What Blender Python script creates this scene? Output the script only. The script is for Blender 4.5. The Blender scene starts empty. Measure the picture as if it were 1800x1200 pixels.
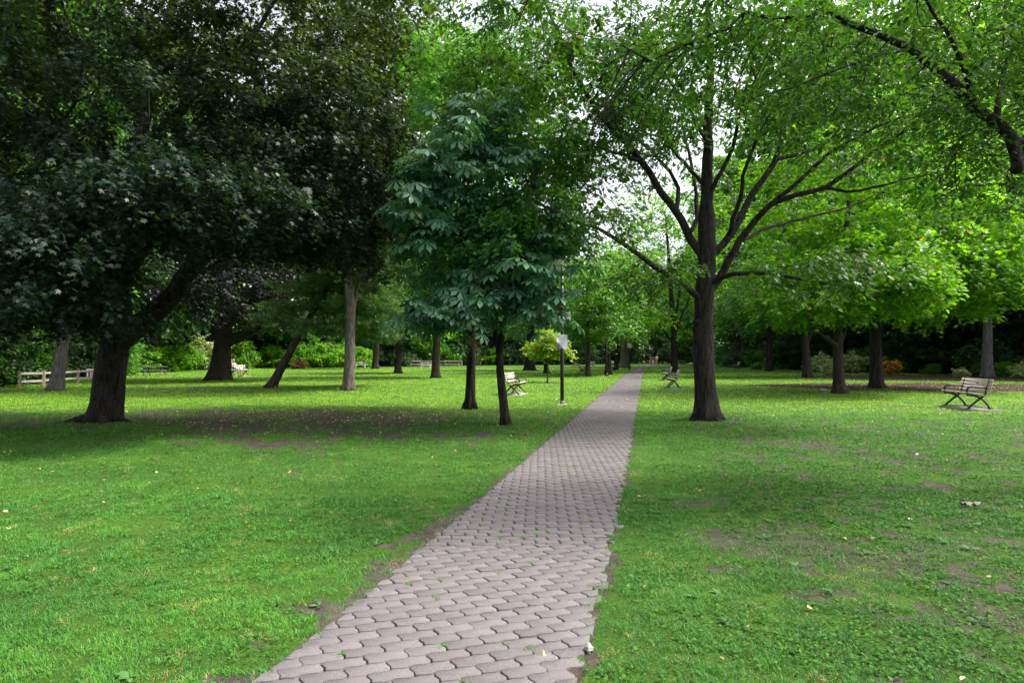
import bpy, math, random
import numpy as np
from mathutils import Vector, Matrix, Quaternion

# ------------------------------------------------------------------ camera, sky, sun, exposure
C = bpy.context.scene.collection
SC = bpy.context.scene
R = math.radians
CAM_H = 1.55
F = 1100.0            # focal length in pixels of the 1800 px wide photograph
HOR = 627.0           # image row of the horizon

cam_d = bpy.data.cameras.new('camera')
cam = bpy.data.objects.new('camera', cam_d)
C.objects.link(cam)
cam.location = (0, 0, CAM_H)
cam.rotation_euler = (R(90), 0, 0)
cam_d.sensor_width = 36.0
cam_d.lens = 36.0 * F / 1800.0
cam_d.shift_y = (HOR - 600.0) / 1800.0
cam_d.clip_start = 0.05
cam_d.clip_end = 3000
SC.camera = cam

SUN_EL, SUN_AZ = R(56), R(82)       # azimuth measured from straight ahead (+Y) towards the right (+X)
world = bpy.data.worlds.new('World')
SC.world = world
world.use_nodes = True
wn, wl = world.node_tree.nodes, world.node_tree.links
bg = wn['Background']
sky = wn.new('ShaderNodeTexSky')
sky.sky_type = 'NISHITA'
sky.sun_disc = False
sky.sun_elevation = SUN_EL
sky.sun_rotation = SUN_AZ
sky.air_density = 1.0
sky.dust_density = 6.0
sky.ozone_density = 1.0
hsv = wn.new('ShaderNodeHueSaturation')      # thin white cloud: the same sky with most of its blue gone
hsv.inputs['Saturation'].default_value = 0.34
wl.new(sky.outputs['Color'], hsv.inputs['Color'])
wl.new(hsv.outputs['Color'], bg.inputs['Color'])
bg.inputs['Strength'].default_value = 0.15

sun_d = bpy.data.lights.new('sun', 'SUN')
sun_d.energy = 2.1
sun_d.angle = R(9)
sun_d.color = (1.0, 0.93, 0.80)
sun = bpy.data.objects.new('sun', sun_d)
C.objects.link(sun)
sdir = Vector((math.sin(SUN_AZ) * math.cos(SUN_EL), math.cos(SUN_AZ) * math.cos(SUN_EL), math.sin(SUN_EL)))
sun.rotation_euler = sdir.to_track_quat('Z', 'Y').to_euler()
sun.location = sdir * 60

SC.view_settings.view_transform = 'Standard'
SC.view_settings.look = 'None'
SC.view_settings.exposure = 1.5
SC.view_settings.gamma = 1.0
SC.view_settings.use_curve_mapping = False
SC.render.engine = 'CYCLES'
SC.cycles.max_bounces = 6
SC.cycles.diffuse_bounces = 3
SC.cycles.glossy_bounces = 2
SC.cycles.transmission_bounces = 3
SC.cycles.transparent_max_bounces = 4
SC.cycles.use_denoising = True
SC.cycles.sample_clamp_indirect = 8

# ------------------------------------------------------------------ helpers
rng = np.random.default_rng(11)
random.seed(11)

def P(u, v, Y):
    """world point seen at pixel (u, v) of the photograph at depth Y"""
    return np.array([(u - 900) / F * Y, Y, CAM_H - (v - HOR) / F * Y])

def G(u, v):
    """ground point under pixel (u, v)"""
    Y = F * CAM_H / (v - HOR)
    return (u - 900) / F * Y, Y

_perm = np.random.default_rng(5).random((256, 256))
def vnoise(x, y):
    xi, yi = np.floor(x).astype(int), np.floor(y).astype(int)
    fx, fy = x - xi, y - yi
    fx, fy = fx * fx * (3 - 2 * fx), fy * fy * (3 - 2 * fy)
    a = _perm[xi & 255, yi & 255]; b = _perm[(xi + 1) & 255, yi & 255]
    c = _perm[xi & 255, (yi + 1) & 255]; d = _perm[(xi + 1) & 255, (yi + 1) & 255]
    return (a * (1 - fx) + b * fx) * (1 - fy) + (c * (1 - fx) + d * fx) * fy

def fbm(x, y, o=4):
    s, a, t = 0, .5, 0
    for k in range(o):
        s = s + a * vnoise(x * 2 ** k + 17.3 * k, y * 2 ** k + 9.1 * k); t += a; a *= .5
    return s / t

def sstep(a, b, x):
    t = np.clip((x - a) / (b - a), 0, 1)
    return t * t * (3 - 2 * t)

def raw_mesh(name, V, loops, sizes, mat, smooth=False, attrs=None):
    me = bpy.data.meshes.new(name)
    V = np.ascontiguousarray(V, dtype=np.float32); loops = np.ascontiguousarray(loops, dtype=np.int32)
    sizes = np.ascontiguousarray(sizes, dtype=np.int32)
    me.vertices.add(len(V)); me.vertices.foreach_set('co', V.ravel())
    me.loops.add(len(loops)); me.loops.foreach_set('vertex_index', loops)
    me.polygons.add(len(sizes))
    st = np.zeros(len(sizes), dtype=np.int32); st[1:] = np.cumsum(sizes)[:-1]
    me.polygons.foreach_set('loop_start', st)
    if smooth:
        me.polygons.foreach_set('use_smooth', np.ones(len(sizes), dtype=bool))
    me.update(calc_edges=True)
    for k, (dom, arr) in (attrs or {}).items():
        at = me.attributes.new(k, 'FLOAT', dom)
        at.data.foreach_set('value', np.ascontiguousarray(arr, dtype=np.float32))
    if mat is not None:
        for m in (mat if isinstance(mat, (list, tuple)) else [mat]): me.materials.append(m)
    return me

def link(name, me, parent=None, loc=(0, 0, 0)):
    o = bpy.data.objects.new(name, me)
    C.objects.link(o)
    o.location = loc
    if parent is not None: o.parent = parent
    return o

def tag(o, label=None, cat=None, group=None, kind=None):
    if label: o['label'] = label
    if cat: o['category'] = cat
    if group: o['group'] = group
    if kind: o['kind'] = kind
    return o

def empty(name, loc=(0, 0, 0), rz=0, label=None, cat=None, group=None):
    o = bpy.data.objects.new(name, None)
    C.objects.link(o)
    o.location = loc; o.rotation_euler = (0, 0, rz)
    o.empty_display_size = .3
    return tag(o, label, cat, group)

def copy_tree(o, parent=None):
    c = o.copy(); C.objects.link(c)
    if parent is not None: c.parent = parent
    for ch in list(o.children): copy_tree(ch, c)
    return c

class MB:
    """collects boxes, tubes and prisms into one mesh"""
    def __init__(s): s.V = []; s.F = []; s.n = 0
    def add(s, V, F):
        V = np.asarray(V, float)
        s.V.append(V); s.F += [[i + s.n for i in f] for f in F]; s.n += len(V)
    def box(s, c, d, rot=None, bev=0.0):
        x, y, z = d[0] / 2, d[1] / 2, d[2] / 2
        b = min(bev, x * .9, y * .9, z * .9)
        if b <= 0:
            V = np.array([(-x, -y, -z), (x, -y, -z), (x, y, -z), (-x, y, -z), (-x, -y, z), (x, -y, z), (x, y, z), (-x, y, z)])
            Fc = [(0, 3, 2, 1), (4, 5, 6, 7), (0, 1, 5, 4), (1, 2, 6, 5), (2, 3, 7, 6), (3, 0, 4, 7)]
        else:
            V = []; 
            for sx in (-1, 1):
                for sy in (-1, 1):
                    for sz in (-1, 1):
                        V += [(sx * x, sy * (y - b), sz * (z - b)), (sx * (x - b), sy * y, sz * (z - b)), (sx * (x - b), sy * (y - b), sz * z)]
            V = np.array(V)
            import itertools
            I = lambda sx, sy, sz, k: ((sx > 0) * 4 + (sy > 0) * 2 + (sz > 0)) * 3 + k
            Fc = []
            for s1 in (-1, 1):
                Fc += [[I(s1, -1, -1, 0), I(s1, 1, -1, 0), I(s1, 1, 1, 0), I(s1, -1, 1, 0)][::s1],
                       [I(-1, s1, -1, 1), I(-1, s1, 1, 1), I(1, s1, 1, 1), I(1, s1, -1, 1)][::s1],
                       [I(-1, -1, s1, 2), I(1, -1, s1, 2), I(1, 1, s1, 2), I(-1, 1, s1, 2)][::s1]]
            for a, b2 in itertools.product((-1, 1), (-1, 1)):
                Fc += [[I(a, b2, -1, 0), I(a, b2, 1, 0), I(a, b2, 1, 1), I(a, b2, -1, 1)],
                       [I(a, -1, b2, 0), I(a, 1, b2, 0), I(a, 1, b2, 2), I(a, -1, b2, 2)],
                       [I(-1, a, b2, 1), I(1, a, b2, 1), I(1, a, b2, 2), I(-1, a, b2, 2)]]
                for c2 in (-1, 1):
                    Fc += [[I(a, b2, c2, 0), I(a, b2, c2, 1), I(a, b2, c2, 2)]]
        if rot is not None: V = V @ np.array(rot).T
        s.add(V + np.array(c), Fc)
    def tube(s, pts, rad, n=8, cap=True):
        V, Fc = tube(np.asarray(pts, float), rad, n, cap); s.add(V, Fc)
    def mesh(s, name, mat, smooth=False):
        V = np.concatenate(s.V); lo = [i for f in s.F for i in f]
        return raw_mesh(name, V, lo, [len(f) for f in s.F], mat, smooth)
    def build(s, name, mat, parent=None, smooth=False):
        return link(name, s.mesh(name, mat, smooth), parent)

def frames(p):
    t = np.gradient(p, axis=0); t /= np.linalg.norm(t, axis=1)[:, None] + 1e-9
    ref = np.array([0.31, 0.95, 0.05]) if abs(t[0][2]) > .6 else np.array([0, 0, 1.])
    n = np.zeros_like(p)
    a = np.cross(t[0], ref); a /= np.linalg.norm(a) + 1e-9
    for i in range(len(p)):
        a = a - t[i] * a.dot(t[i]); a /= np.linalg.norm(a) + 1e-9
        n[i] = a
    return t, n, np.cross(t, n)

def tube(p, rad, n=8, cap=True, prof=None):
    rad = np.broadcast_to(np.asarray(rad, float), (len(p),))
    t, a, b = frames(p)
    th = np.arange(n) / n * 2 * np.pi
    rr = rad[:, None] * (np.ones((len(p), n)) if prof is None else prof)
    V = p[:, None, :] + rr[..., None] * (a[:, None, :] * np.cos(th)[None, :, None] + b[:, None, :] * np.sin(th)[None, :, None])
    V = V.reshape(-1, 3); Fc = []
    for i in range(len(p) - 1):
        o = i * n
        for k in range(n):
            k2 = (k + 1) % n
            Fc.append((o + k, o + k2, o + n + k2, o + n + k))
    if cap:
        Fc.append(tuple(range(n))[::-1]); Fc.append(tuple(range((len(p) - 1) * n, len(p) * n)))
    return V, Fc

def spline(pts, step):
    p = np.asarray(pts, float)
    if len(p) < 3:
        k = max(2, int(np.linalg.norm(p[-1] - p[0]) / step) + 1)
        return p[0] + (p[-1] - p[0]) * np.linspace(0, 1, k)[:, None]
    q = np.vstack([2 * p[0] - p[1], p, 2 * p[-1] - p[-2]])
    out = []
    for i in range(1, len(q) - 2):
        k = max(1, int(np.linalg.norm(q[i + 1] - q[i]) / step))
        for j in range(k):
            t = j / k
            out.append(.5 * (2 * q[i] + (q[i + 1] - q[i - 1]) * t + (2 * q[i - 1] - 5 * q[i] + 4 * q[i + 1] - q[i + 2]) * t * t
                             + (3 * q[i] - q[i - 1] - 3 * q[i + 1] + q[i + 2]) * t ** 3))
    out.append(p[-1])
    return np.array(out)

# ------------------------------------------------------------------ materials
class NT:
    def __init__(s, name):
        s.m = bpy.data.materials.new(name); s.m.use_nodes = True
        s.n = s.m.node_tree.nodes; s.l = s.m.node_tree.links
        s.b = s.n['Principled BSDF']; s.out = s.n['Material Output']
    def node(s, t, **k):
        x = s.n.new(t)
        for a, v in k.items(): setattr(x, a, v)
        return x
    def ln(s, a, b): s.l.new(a, b)
    def ramp(s, fac, stops, interp='LINEAR'):
        r = s.node('ShaderNodeValToRGB'); e = r.color_ramp.elements
        r.color_ramp.interpolation = interp
        while len(e) < len(stops): e.new(.5)
        for x, (p, c) in zip(e, stops): x.position = p; x.color = (*c, 1) if len(c) == 3 else c
        s.ln(fac, r.inputs['Fac']); return r
    def noise(s, scale, detail=4, rough=.55, coord=None, dist=0.0, vec=None):
        n = s.node('ShaderNodeTexNoise'); n.inputs['Scale'].default_value = scale; n.inputs['Detail'].default_value = detail
        n.inputs['Roughness'].default_value = rough; n.inputs['Distortion'].default_value = dist
        if vec is not None: s.ln(vec, n.inputs['Vector'])
        return n
    def pos(s): return s.node('ShaderNodeNewGeometry').outputs['Position']
    def obj(s): return s.node('ShaderNodeTexCoord').outputs['Object']
    def mapped(s, vec, scale):
        m = s.node('ShaderNodeMapping'); m.inputs['Scale'].default_value = scale; s.ln(vec, m.inputs['Vector']); return m.outputs['Vector']
    def mix(s, f, a, b):
        m = s.node('ShaderNodeMix', data_type='RGBA')
        if isinstance(f, (int, float)): m.inputs[0].default_value = f
        else: s.ln(f, m.inputs[0])
        for k, x in ((6, a), (7, b)):
            if isinstance(x, (tuple, list)): m.inputs[k].default_value = (*x, 1)
            else: s.ln(x, m.inputs[k])
        return m.outputs[2]
    def math(s, op, a, b=None):
        m = s.node('ShaderNodeMath', operation=op)
        for k, x in ((0, a), (1, b)):
            if x is None: continue
            if isinstance(x, (int, float)): m.inputs[k].default_value = x
            else: s.ln(x, m.inputs[k])
        return m.outputs[0]
    def attr(s, name):
        a = s.node('ShaderNodeAttribute'); a.attribute_name = name; return a.outputs['Fac']
    def bump(s, h, strength=.5, dist=.02):
        b = s.node('ShaderNodeBump'); b.inputs['Strength'].default_value = strength; b.inputs['Distance'].default_value = dist
        s.ln(h, b.inputs['Height']); s.ln(b.outputs['Normal'], s.b.inputs['Normal']); return b

def leaf_mat(name, stops, trans=.4, rough=.42, tcol=1.6, ty=(1.25, 1.15, .5), spec=.5):
    """leaf blade: per-leaf colour, sheen on top and light coming through"""
    t = NT(name)
    r = t.ramp(t.attr('lv'), stops)
    t.ln(r.outputs['Color'], t.b.inputs['Base Color'])
    t.b.inputs['Roughness'].default_value = rough
    t.b.inputs['Specular IOR Level'].default_value = spec
    tr = t.node('ShaderNodeBsdfTranslucent')
    mul = t.node('ShaderNodeMix', data_type='RGBA', blend_type='MULTIPLY'); mul.inputs[0].default_value = 1
    t.ln(r.outputs['Color'], mul.inputs[6]); mul.inputs[7].default_value = (ty[0] * tcol, ty[1] * tcol, ty[2] * tcol, 1)
    t.ln(mul.outputs[2], tr.inputs['Color'])
    mx = t.node('ShaderNodeMixShader'); mx.inputs[0].default_value = trans
    t.ln(t.b.outputs['BSDF'], mx.inputs[1]); t.ln(tr.outputs['BSDF'], mx.inputs[2])
    t.ln(mx.outputs['Shader'], t.out.inputs['Surface'])
    return t.m

def bark_mat(name, dark, light, scale=1.0, moss=None):
    t = NT(name)
    v = t.mapped(t.obj(), (9 * scale, 9 * scale, 1.6 * scale))
    n1 = t.noise(1.6, 6, .65, vec=v, dist=.6)
    n2 = t.noise(14, 4, .6, vec=t.mapped(t.obj(), (3, 3, 1)))
    n3 = t.noise(.9, 3, .5, vec=t.obj())
    f = t.math('ADD', t.math('MULTIPLY', n1.outputs['Fac'], .7), t.math('MULTIPLY', n2.outputs['Fac'], .3))
    r = t.ramp(f, [(.40, dark), (.60, light)])
    col = r.outputs['Color']
    if moss:
        col = t.mix(t.ramp(n3.outputs['Fac'], [(.5, (0, 0, 0)), (.7, (.6, .6, .6))]).outputs['Color'], col, moss)
    t.ln(col, t.b.inputs['Base Color']); t.b.inputs['Roughness'].default_value = .92
    t.b.inputs['Specular IOR Level'].default_value = .2
    t.bump(f, 1.0, .07)
    return t.m

def plain_mat(name, c, rough=.5, metal=0, var=.15, scale=12, bump=0.0):
    t = NT(name)
    n = t.noise(scale, 5, .6, vec=t.obj())
    a = tuple(x * (1 - var) for x in c); b = tuple(min(1, x * (1 + var)) for x in c)
    t.ln(t.ramp(n.outputs['Fac'], [(.3, a), (.7, b)]).outputs['Color'], t.b.inputs['Base Color'])
    t.b.inputs['Roughness'].default_value = rough; t.b.inputs['Metallic'].default_value = metal
    if bump: t.bump(n.outputs['Fac'], bump, .01)
    return t.m

def wood_mat(name, a, b):
    t = NT(name)
    n = t.noise(6, 5, .6, vec=t.mapped(t.obj(), (2, 30, 30)))
    t.ln(t.ramp(n.outputs['Fac'], [(.3, a), (.7, b)]).outputs['Color'], t.b.inputs['Base Color'])
    t.b.inputs['Roughness'].default_value = .75
    t.bump(n.outputs['Fac'], .3, .004)
    return t.m

M = {}
M['maple_dark'] = leaf_mat('dark_maple_leaf', [(0, (.008, .019, .016)), (.45, (.014, .036, .022)), (.75, (.030, .062, .022)), (1, (.085, .125, .018))], .25, .42, 1.5, (1.15, 1.15, .4), .28)
M['maple_olive'] = leaf_mat('olive_maple_leaf', [(0, (.016, .042, .014)), (.5, (.036, .078, .016)), (1, (.11, .155, .018))], .32, .5, 1.4, (1.1, 1.15, .5), .3)
M['maple_purple'] = leaf_mat('purple_maple_leaf', [(0, (.010, .013, .016)), (.7, (.018, .022, .024)), (1, (.045, .036, .026))], .2, .4, 1.4, (1.3, .8, .6))
M['chestnut'] = leaf_mat('chestnut_leaf', [(0, (.036, .105, .062)), (.6, (.064, .178, .098)), (.93, (.10, .23, .10)), (1, (.14, .09, .03))], .25, .4)
M['oak_blue'] = leaf_mat('oak_leaf_cool', [(0, (.03, .10, .04)), (.5, (.055, .18, .045)), (1, (.12, .30, .03))], .48, .45)
M['oak_mid'] = leaf_mat('oak_leaf_mid', [(0, (.018, .066, .010)), (.55, (.040, .122, .013)), (.97, (.085, .21, .015)), (1, (.2, .1, .03))], .42, .45)
M['honey'] = leaf_mat('pinnate_leaf', [(0, (.016, .058, .014)), (.6, (.034, .105, .018)), (1, (.075, .175, .018))], .40, .6, spec=.25)
M['bright'] = leaf_mat('bright_maple_leaf', [(0, (.045, .14, .010)), (.5, (.09, .25, .012)), (.97, (.17, .35, .014)), (1, (.3, .14, .03))], .5, .45, 1.8)
M['mid'] = leaf_mat('mid_green_leaf', [(0, (.026, .09, .018)), (.5, (.055, .17, .02)), (1, (.11, .27, .02))], .45, .45)
M['deep'] = leaf_mat('deep_green_leaf', [(0, (.015, .05, .02)), (.5, (.03, .08, .028)), (1, (.05, .12, .03))], .3, .42)
M['yellow'] = leaf_mat('yellow_green_leaf', [(0, (.11, .22, .015)), (.5, (.19, .30, .02)), (1, (.30, .38, .03))], .45, .5)
M['pine'] = leaf_mat('pine_needles', [(0, (.035, .09, .025)), (.5, (.06, .14, .035)), (1, (.10, .20, .04))], .25, .5)
M['yew'] = leaf_mat('yew_needles', [(0, (.013, .036, .014)), (.6, (.026, .068, .022)), (1, (.05, .11, .03))], .2, .5)
M['pale'] = leaf_mat('pale_leaf', [(0, (.14, .22, .08)), (.5, (.24, .32, .13)), (1, (.45, .48, .28))], .3, .5)
M['orange'] = leaf_mat('orange_flower', [(0, (.06, .12, .02)), (.42, (.08, .15, .02)), (.5, (.6, .24, .02)), (1, (.75, .38, .04))], .3, .5)
M['rust'] = leaf_mat('rusty_leaf', [(0, (.05, .09, .02)), (.5, (.14, .08, .03)), (1, (.30, .12, .05))], .3, .5)
M['bark'] = bark_mat('bark_brown_grey', (.022, .017, .013), (.075, .06, .05))
M['bark_dark'] = bark_mat('bark_dark', (.007, .006, .0055), (.050, .042, .037))
M['bark_pale'] = bark_mat('bark_pale', (.06, .052, .042), (.19, .165, .14))
M['bark_grey'] = bark_mat('bark_grey', (.05, .045, .046), (.15, .135, .135), moss=(.06, .07, .04))
M['metal'] = plain_mat('black_painted_iron', (.012, .012, .013), .4, .0, .3)
M['slat'] = wood_mat('bench_wood', (.30, .25, .21), (.48, .42, .37))
M['slat_pale'] = wood_mat('bench_wood_pale', (.42, .40, .37), (.62, .60, .56))
M['rail'] = wood_mat('fence_rail_wood', (.22, .19, .165), (.40, .36, .32))
M['post'] = wood_mat('fence_post_wood', (.13, .095, .08), (.24, .18, .15))
M['table_dark'] = wood_mat('picnic_table_green', (.03, .04, .04), (.08, .10, .09))
M['table_pale'] = wood_mat('picnic_table_pale', (.38, .38, .36), (.60, .60, .57))
M['plaque'] = plain_mat('plaque_bronze', (.03, .025, .02), .4, .5)
M['concrete'] = plain_mat('concrete', (.26, .235, .225), .9, 0, .25, 20, .3)
M['white_paint'] = plain_mat('white_paint', (.75, .75, .74), .55, 0, .06)
M['sign_face'] = plain_mat('sign_grey_white', (.34, .39, .43), .5, 0, .06, 3)
M['sign_ink'] = plain_mat('sign_ink', (.20, .23, .26), .6)
M['ink_dark'] = plain_mat('sign_dark_mark', (.03, .03, .03), .6)
M['ink_red'] = plain_mat('sign_red_mark', (.45, .08, .07), .6)
M['skin'] = plain_mat('skin', (.50, .28, .19), .55, 0, .08, 30)
M['stone'] = plain_mat('pale_stone', (.26, .25, .24), .85, 0, .25, 25, .5)
M['paper'] = plain_mat('pale_litter', (.22, .18, .16), .8, 0, .2)
for k, c in dict(cloth_blue=(.09, .22, .48), cloth_white=(.72, .72, .74), cloth_grey=(.30, .31, .33), cloth_red=(.25, .05, .09), cloth_dark=(.03, .03, .04), cloth_khaki=(.42, .35, .26), hair=(.05, .03, .02)).items():
    M[k] = plain_mat(k, c, .85, 0, .15, 25)

# ------------------------------------------------------------------ ground masks
SL = .213                                   # the path runs straight, drifting right by SL metres per metre
def bend(y): return 1.4 * (np.clip(np.asarray(y, float) - 50, 0, None) / 56) ** 2 - .055 * np.exp(-np.clip(np.asarray(y, float) - 2.9, 0, 60) / 1.6)
def path_xl(y): return -1.80 + SL * y + bend(y)
def path_xr(y): return -.265 + SL * y + bend(y)

def in_path(x, y, grow=0.0):
    w = .03 * (fbm(y * 2.3 + 3, y * .0 + 7.7 + x * .3, 3) - .5) * 2
    return (x > path_xl(y) - grow + w) & (x < path_xr(y) + grow + w)

def ell(x, y, cx, cy, rx, ry, rot=0.0):
    c, s = math.cos(rot), math.sin(rot)
    dx, dy = x - cx, y - cy
    return np.sqrt(((dx * c + dy * s) / rx) ** 2 + ((-dx * s + dy * c) / ry) ** 2)

def bare_shade_mask(x, y):
    """0 grass .. 1 trodden soil; one spot is shade painted as soil"""
    n = fbm(x * .9, y * .9, 5); n2 = fbm(x * 3.1 + 40, y * 3.1, 4); n3 = fbm(x * .35 + 9, y * .35, 3); nh = fbm(x * 9, y * 9 + 31, 3)
    m = np.zeros_like(x)
    def spot(cx, cy, rx, ry, st=1.0, rot=0, soft=.35):
        nonlocal m
        d = ell(x, y, cx, cy, rx, ry, rot) + (n - .5) * 2.2 + (n2 - .5) * 2.6 + (nh - .5) * 2.0
        m = np.maximum(m, st * (1 - sstep(1 - soft * 1.5, 1 + soft * 1.2, d)))
    spot(-5.2, 14.6, 4.1, 2.6, 1.0)              # worn soil beside the big maple
    spot(-6.3, 16.6, 5.2, 1.7, .9)
    spot(-3.2, 16.0, 2.8, 1.5, .95)
    spot(-11.0, 14.2, 1.6, .5, .9)
    spot(-14.5, 14.2, 4.5, .45, .7)              # faint track to the left
    spot(-24, 27, 3, .9, .8)
    spot(-15.5, 30.5, 4.0, 1.3, .8)  # patch of shade on the lawn, painted with the soil colour
    spot(-10.0, 44, 6, 1.6, .45)
    spot(-.14, 14.4, .55, .35, .8); spot(-1.3, 18.6, .5, .4, .8); spot(4.75, 15.3, .75, .45, .8)
    for u, v, rx, ry in ((1330, 965, .55, .16), (1290, 1000, .35, .12), (1470, 985, .5, .14), (1400, 960, .3, .1), (1520, 1010, .35, .08),
                         (1700, 960, .35, .1), (1440, 1045, .28, .07), (1650, 1080, .3, .08), (1370, 940, .4, .12), (1600, 1000, .35, .09), (1260, 880, .35, .15)):
        gx, gy = G(u, v); spot(gx, gy, rx * 1.2, ry * 2.0, .56)
    # left lip of the path: a strip of soil
    dl = path_xl(y) - x
    m = np.maximum(m, (1 - sstep(.0, .15, dl + (n2 - .5) * 1.1 + (nh - .5) * 1.4)) * .72 * (dl > -.2) * sstep(9, 6.5, y))
    m = np.maximum(m, .7 * (1 - sstep(.0, .10, dl + (n2 - .5) * .45)) * (dl > -.2))
    dr = x - path_xr(y)
    m = np.maximum(m, .8 * (1 - sstep(.0, .10, dr + (n2 - .48) * .55)) * (dr > -.2))
    # thin, patchy turf on the right, odd bald spots everywhere
    right = sstep(.5, 2.0, dr)
    n4 = fbm(x * 7.0 + 11, y * 7.0 + 5, 3)
    m = np.maximum(m, right * .85 * sstep(.50, .66, n2 * .45 + n4 * .55) * sstep(30, 14, y))
    m = np.maximum(m, right * .65 * sstep(.52, .66, n * .5 + n2 * .25 + n4 * .25) * sstep(30, 12, y))
    m = np.maximum(m, right * .50 * sstep(.44, .62, n * .3 + n4 * .3 + nh * .4) * sstep(22, 12, y))
    m = np.maximum(m, .75 * sstep(.64, .74, n2 * .6 + n4 * .4) * sstep(.45, .6, n3))
    return np.clip(m, 0, 1)

def mulch_mask(x, y):
    n = fbm(x * .5, y * .5, 4)
    d1 = ell(x, y, 22.5, 32.5, 9.5, 4.6, .05) + (n - .5) * .6
    d2 = ell(x, y, 38.0, 45, 17, 8.5, -.25) + (n - .5) * .4
    return np.maximum(1 - sstep(.85, 1.05, d1), 1 - sstep(.9, 1.05, d2))

def gz(x, y):
    z = .05 * (fbm(x * .45 + 3, y * .45 + 8, 3) - .5)
    far = sstep(120, 40, y)
    dl = np.minimum(x - path_xl(y), path_xr(y) - x)
    return (z * far) * (1 - sstep(-.5, -.02, dl)) - .009 * sstep(-.03, .05, dl)

# ------------------------------------------------------------------ the ground: one sheet to the horizon
def build_ground():
    ys = np.concatenate([np.linspace(-30, 1.8, 20)[:-1], np.geomspace(1.8, 160, 430), np.array([200, 300, 500, 900, 1600])])
    th = np.concatenate([[-1.52, -1.45, -1.3, -1.15], np.linspace(-.98, .98, 470), [1.15, 1.3, 1.45, 1.52]])
    Y, T = np.meshgrid(ys, th, indexing='ij')
    X = np.tan(T) * np.maximum(np.abs(Y) * 1.0, 3.0)
    k = np.clip(Y, 0, 400)
    Z = gz(X, Y)
    V = np.stack([X, Y, Z], -1).reshape(-1, 3)
    a, b = len(ys), len(th)
    i = (np.arange(a - 1)[:, None] * b + np.arange(b - 1)[None, :]).ravel()
    loops = np.stack([i, i + 1, i + b + 1, i + b], -1).ravel()
    x, y = V[:, 0], V[:, 1]
    bm = bare_shade_mask(x, y)
    bm = np.maximum(bm, in_path(x, y, .02).astype(float))
    t = NT('lawn_soil')
    p = t.pos()
    ba = t.attr('bare'); mu = t.attr('mulch')
    nf = t.noise(55, 5, .7, vec=p); nm = t.noise(7, 5, .6, vec=p); nl = t.noise(.55, 4, .6, vec=p); nx = t.noise(220, 3, .7, vec=p)
    grass = t.ramp(nf.outputs['Fac'], [(.28, (.020, .028, .011)), (.5, (.036, .088, .015)), (.72, (.080, .19, .018))]).outputs['Color']
    grass2 = t.ramp(nf.outputs['Fac'], [(.28, (.028, .042, .012)), (.5, (.068, .14, .015)), (.74, (.14, .26, .018))]).outputs['Color']
    grass = t.mix(t.ramp(nl.outputs['Fac'], [(.38, (0, 0, 0)), (.66, (.8, .8, .8))]).outputs['Color'], grass, grass2)
    soil = t.ramp(nm.outputs['Fac'], [(.25, (.038, .032, .028)), (.55, (.082, .068, .058)), (.8, (.15, .125, .105))]).outputs['Color']
    soil = t.mix(t.ramp(nx.outputs['Fac'], [(.55, (0, 0, 0)), (.7, (.75, .75, .75))]).outputs['Color'], soil, (.20, .165, .135))
    ml = t.ramp(t.noise(26, 5, .75, vec=p).outputs['Fac'], [(.3, (.020, .013, .011)), (.55, (.052, .032, .027)), (.75, (.11, .075, .062))]).outputs['Color']
    edge = t.math('ADD', ba, t.math('MULTIPLY', t.math('SUBTRACT', nf.outputs['Fac'], .5), .9))
    col = t.mix(t.ramp(edge, [(.35, (0, 0, 0)), (.65, (1, 1, 1))]).outputs['Color'], grass, soil)
    col = t.mix(mu, col, ml)
    t.ln(col, t.b.inputs['Base Color']); t.b.inputs['Roughness'].default_value = .95; t.b.inputs['Specular IOR Level'].default_value = .1
    h = t.math('ADD', nf.outputs['Fac'], t.math('MULTIPLY', nx.outputs['Fac'], .5))
    t.bump(h, .8, .02)
    me = raw_mesh('ground', V, loops, np.full(len(i), 4), t.m, True, {'bare': ('POINT', bm), 'mulch': ('POINT', mulch_mask(x, y))})
    tag(link('ground', me), kind='structure')

# ------------------------------------------------------------------ the block path
def clip_poly(poly, n, d):
    """keep the side n.p <= d"""
    out = []
    for i in range(len(poly)):
        a, b = poly[i], poly[(i + 1) % len(poly)]
        da, db = a[0] * n[0] + a[1] * n[1] - d, b[0] * n[0] + b[1] * n[1] - d
        if da <= 0: out.append(a)
        if (da < 0 < db) or (db < 0 < da):
            t = da / (da - db); out.append((a[0] + (b[0] - a[0]) * t, a[1] + (b[1] - a[1]) * t))
    return out

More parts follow.
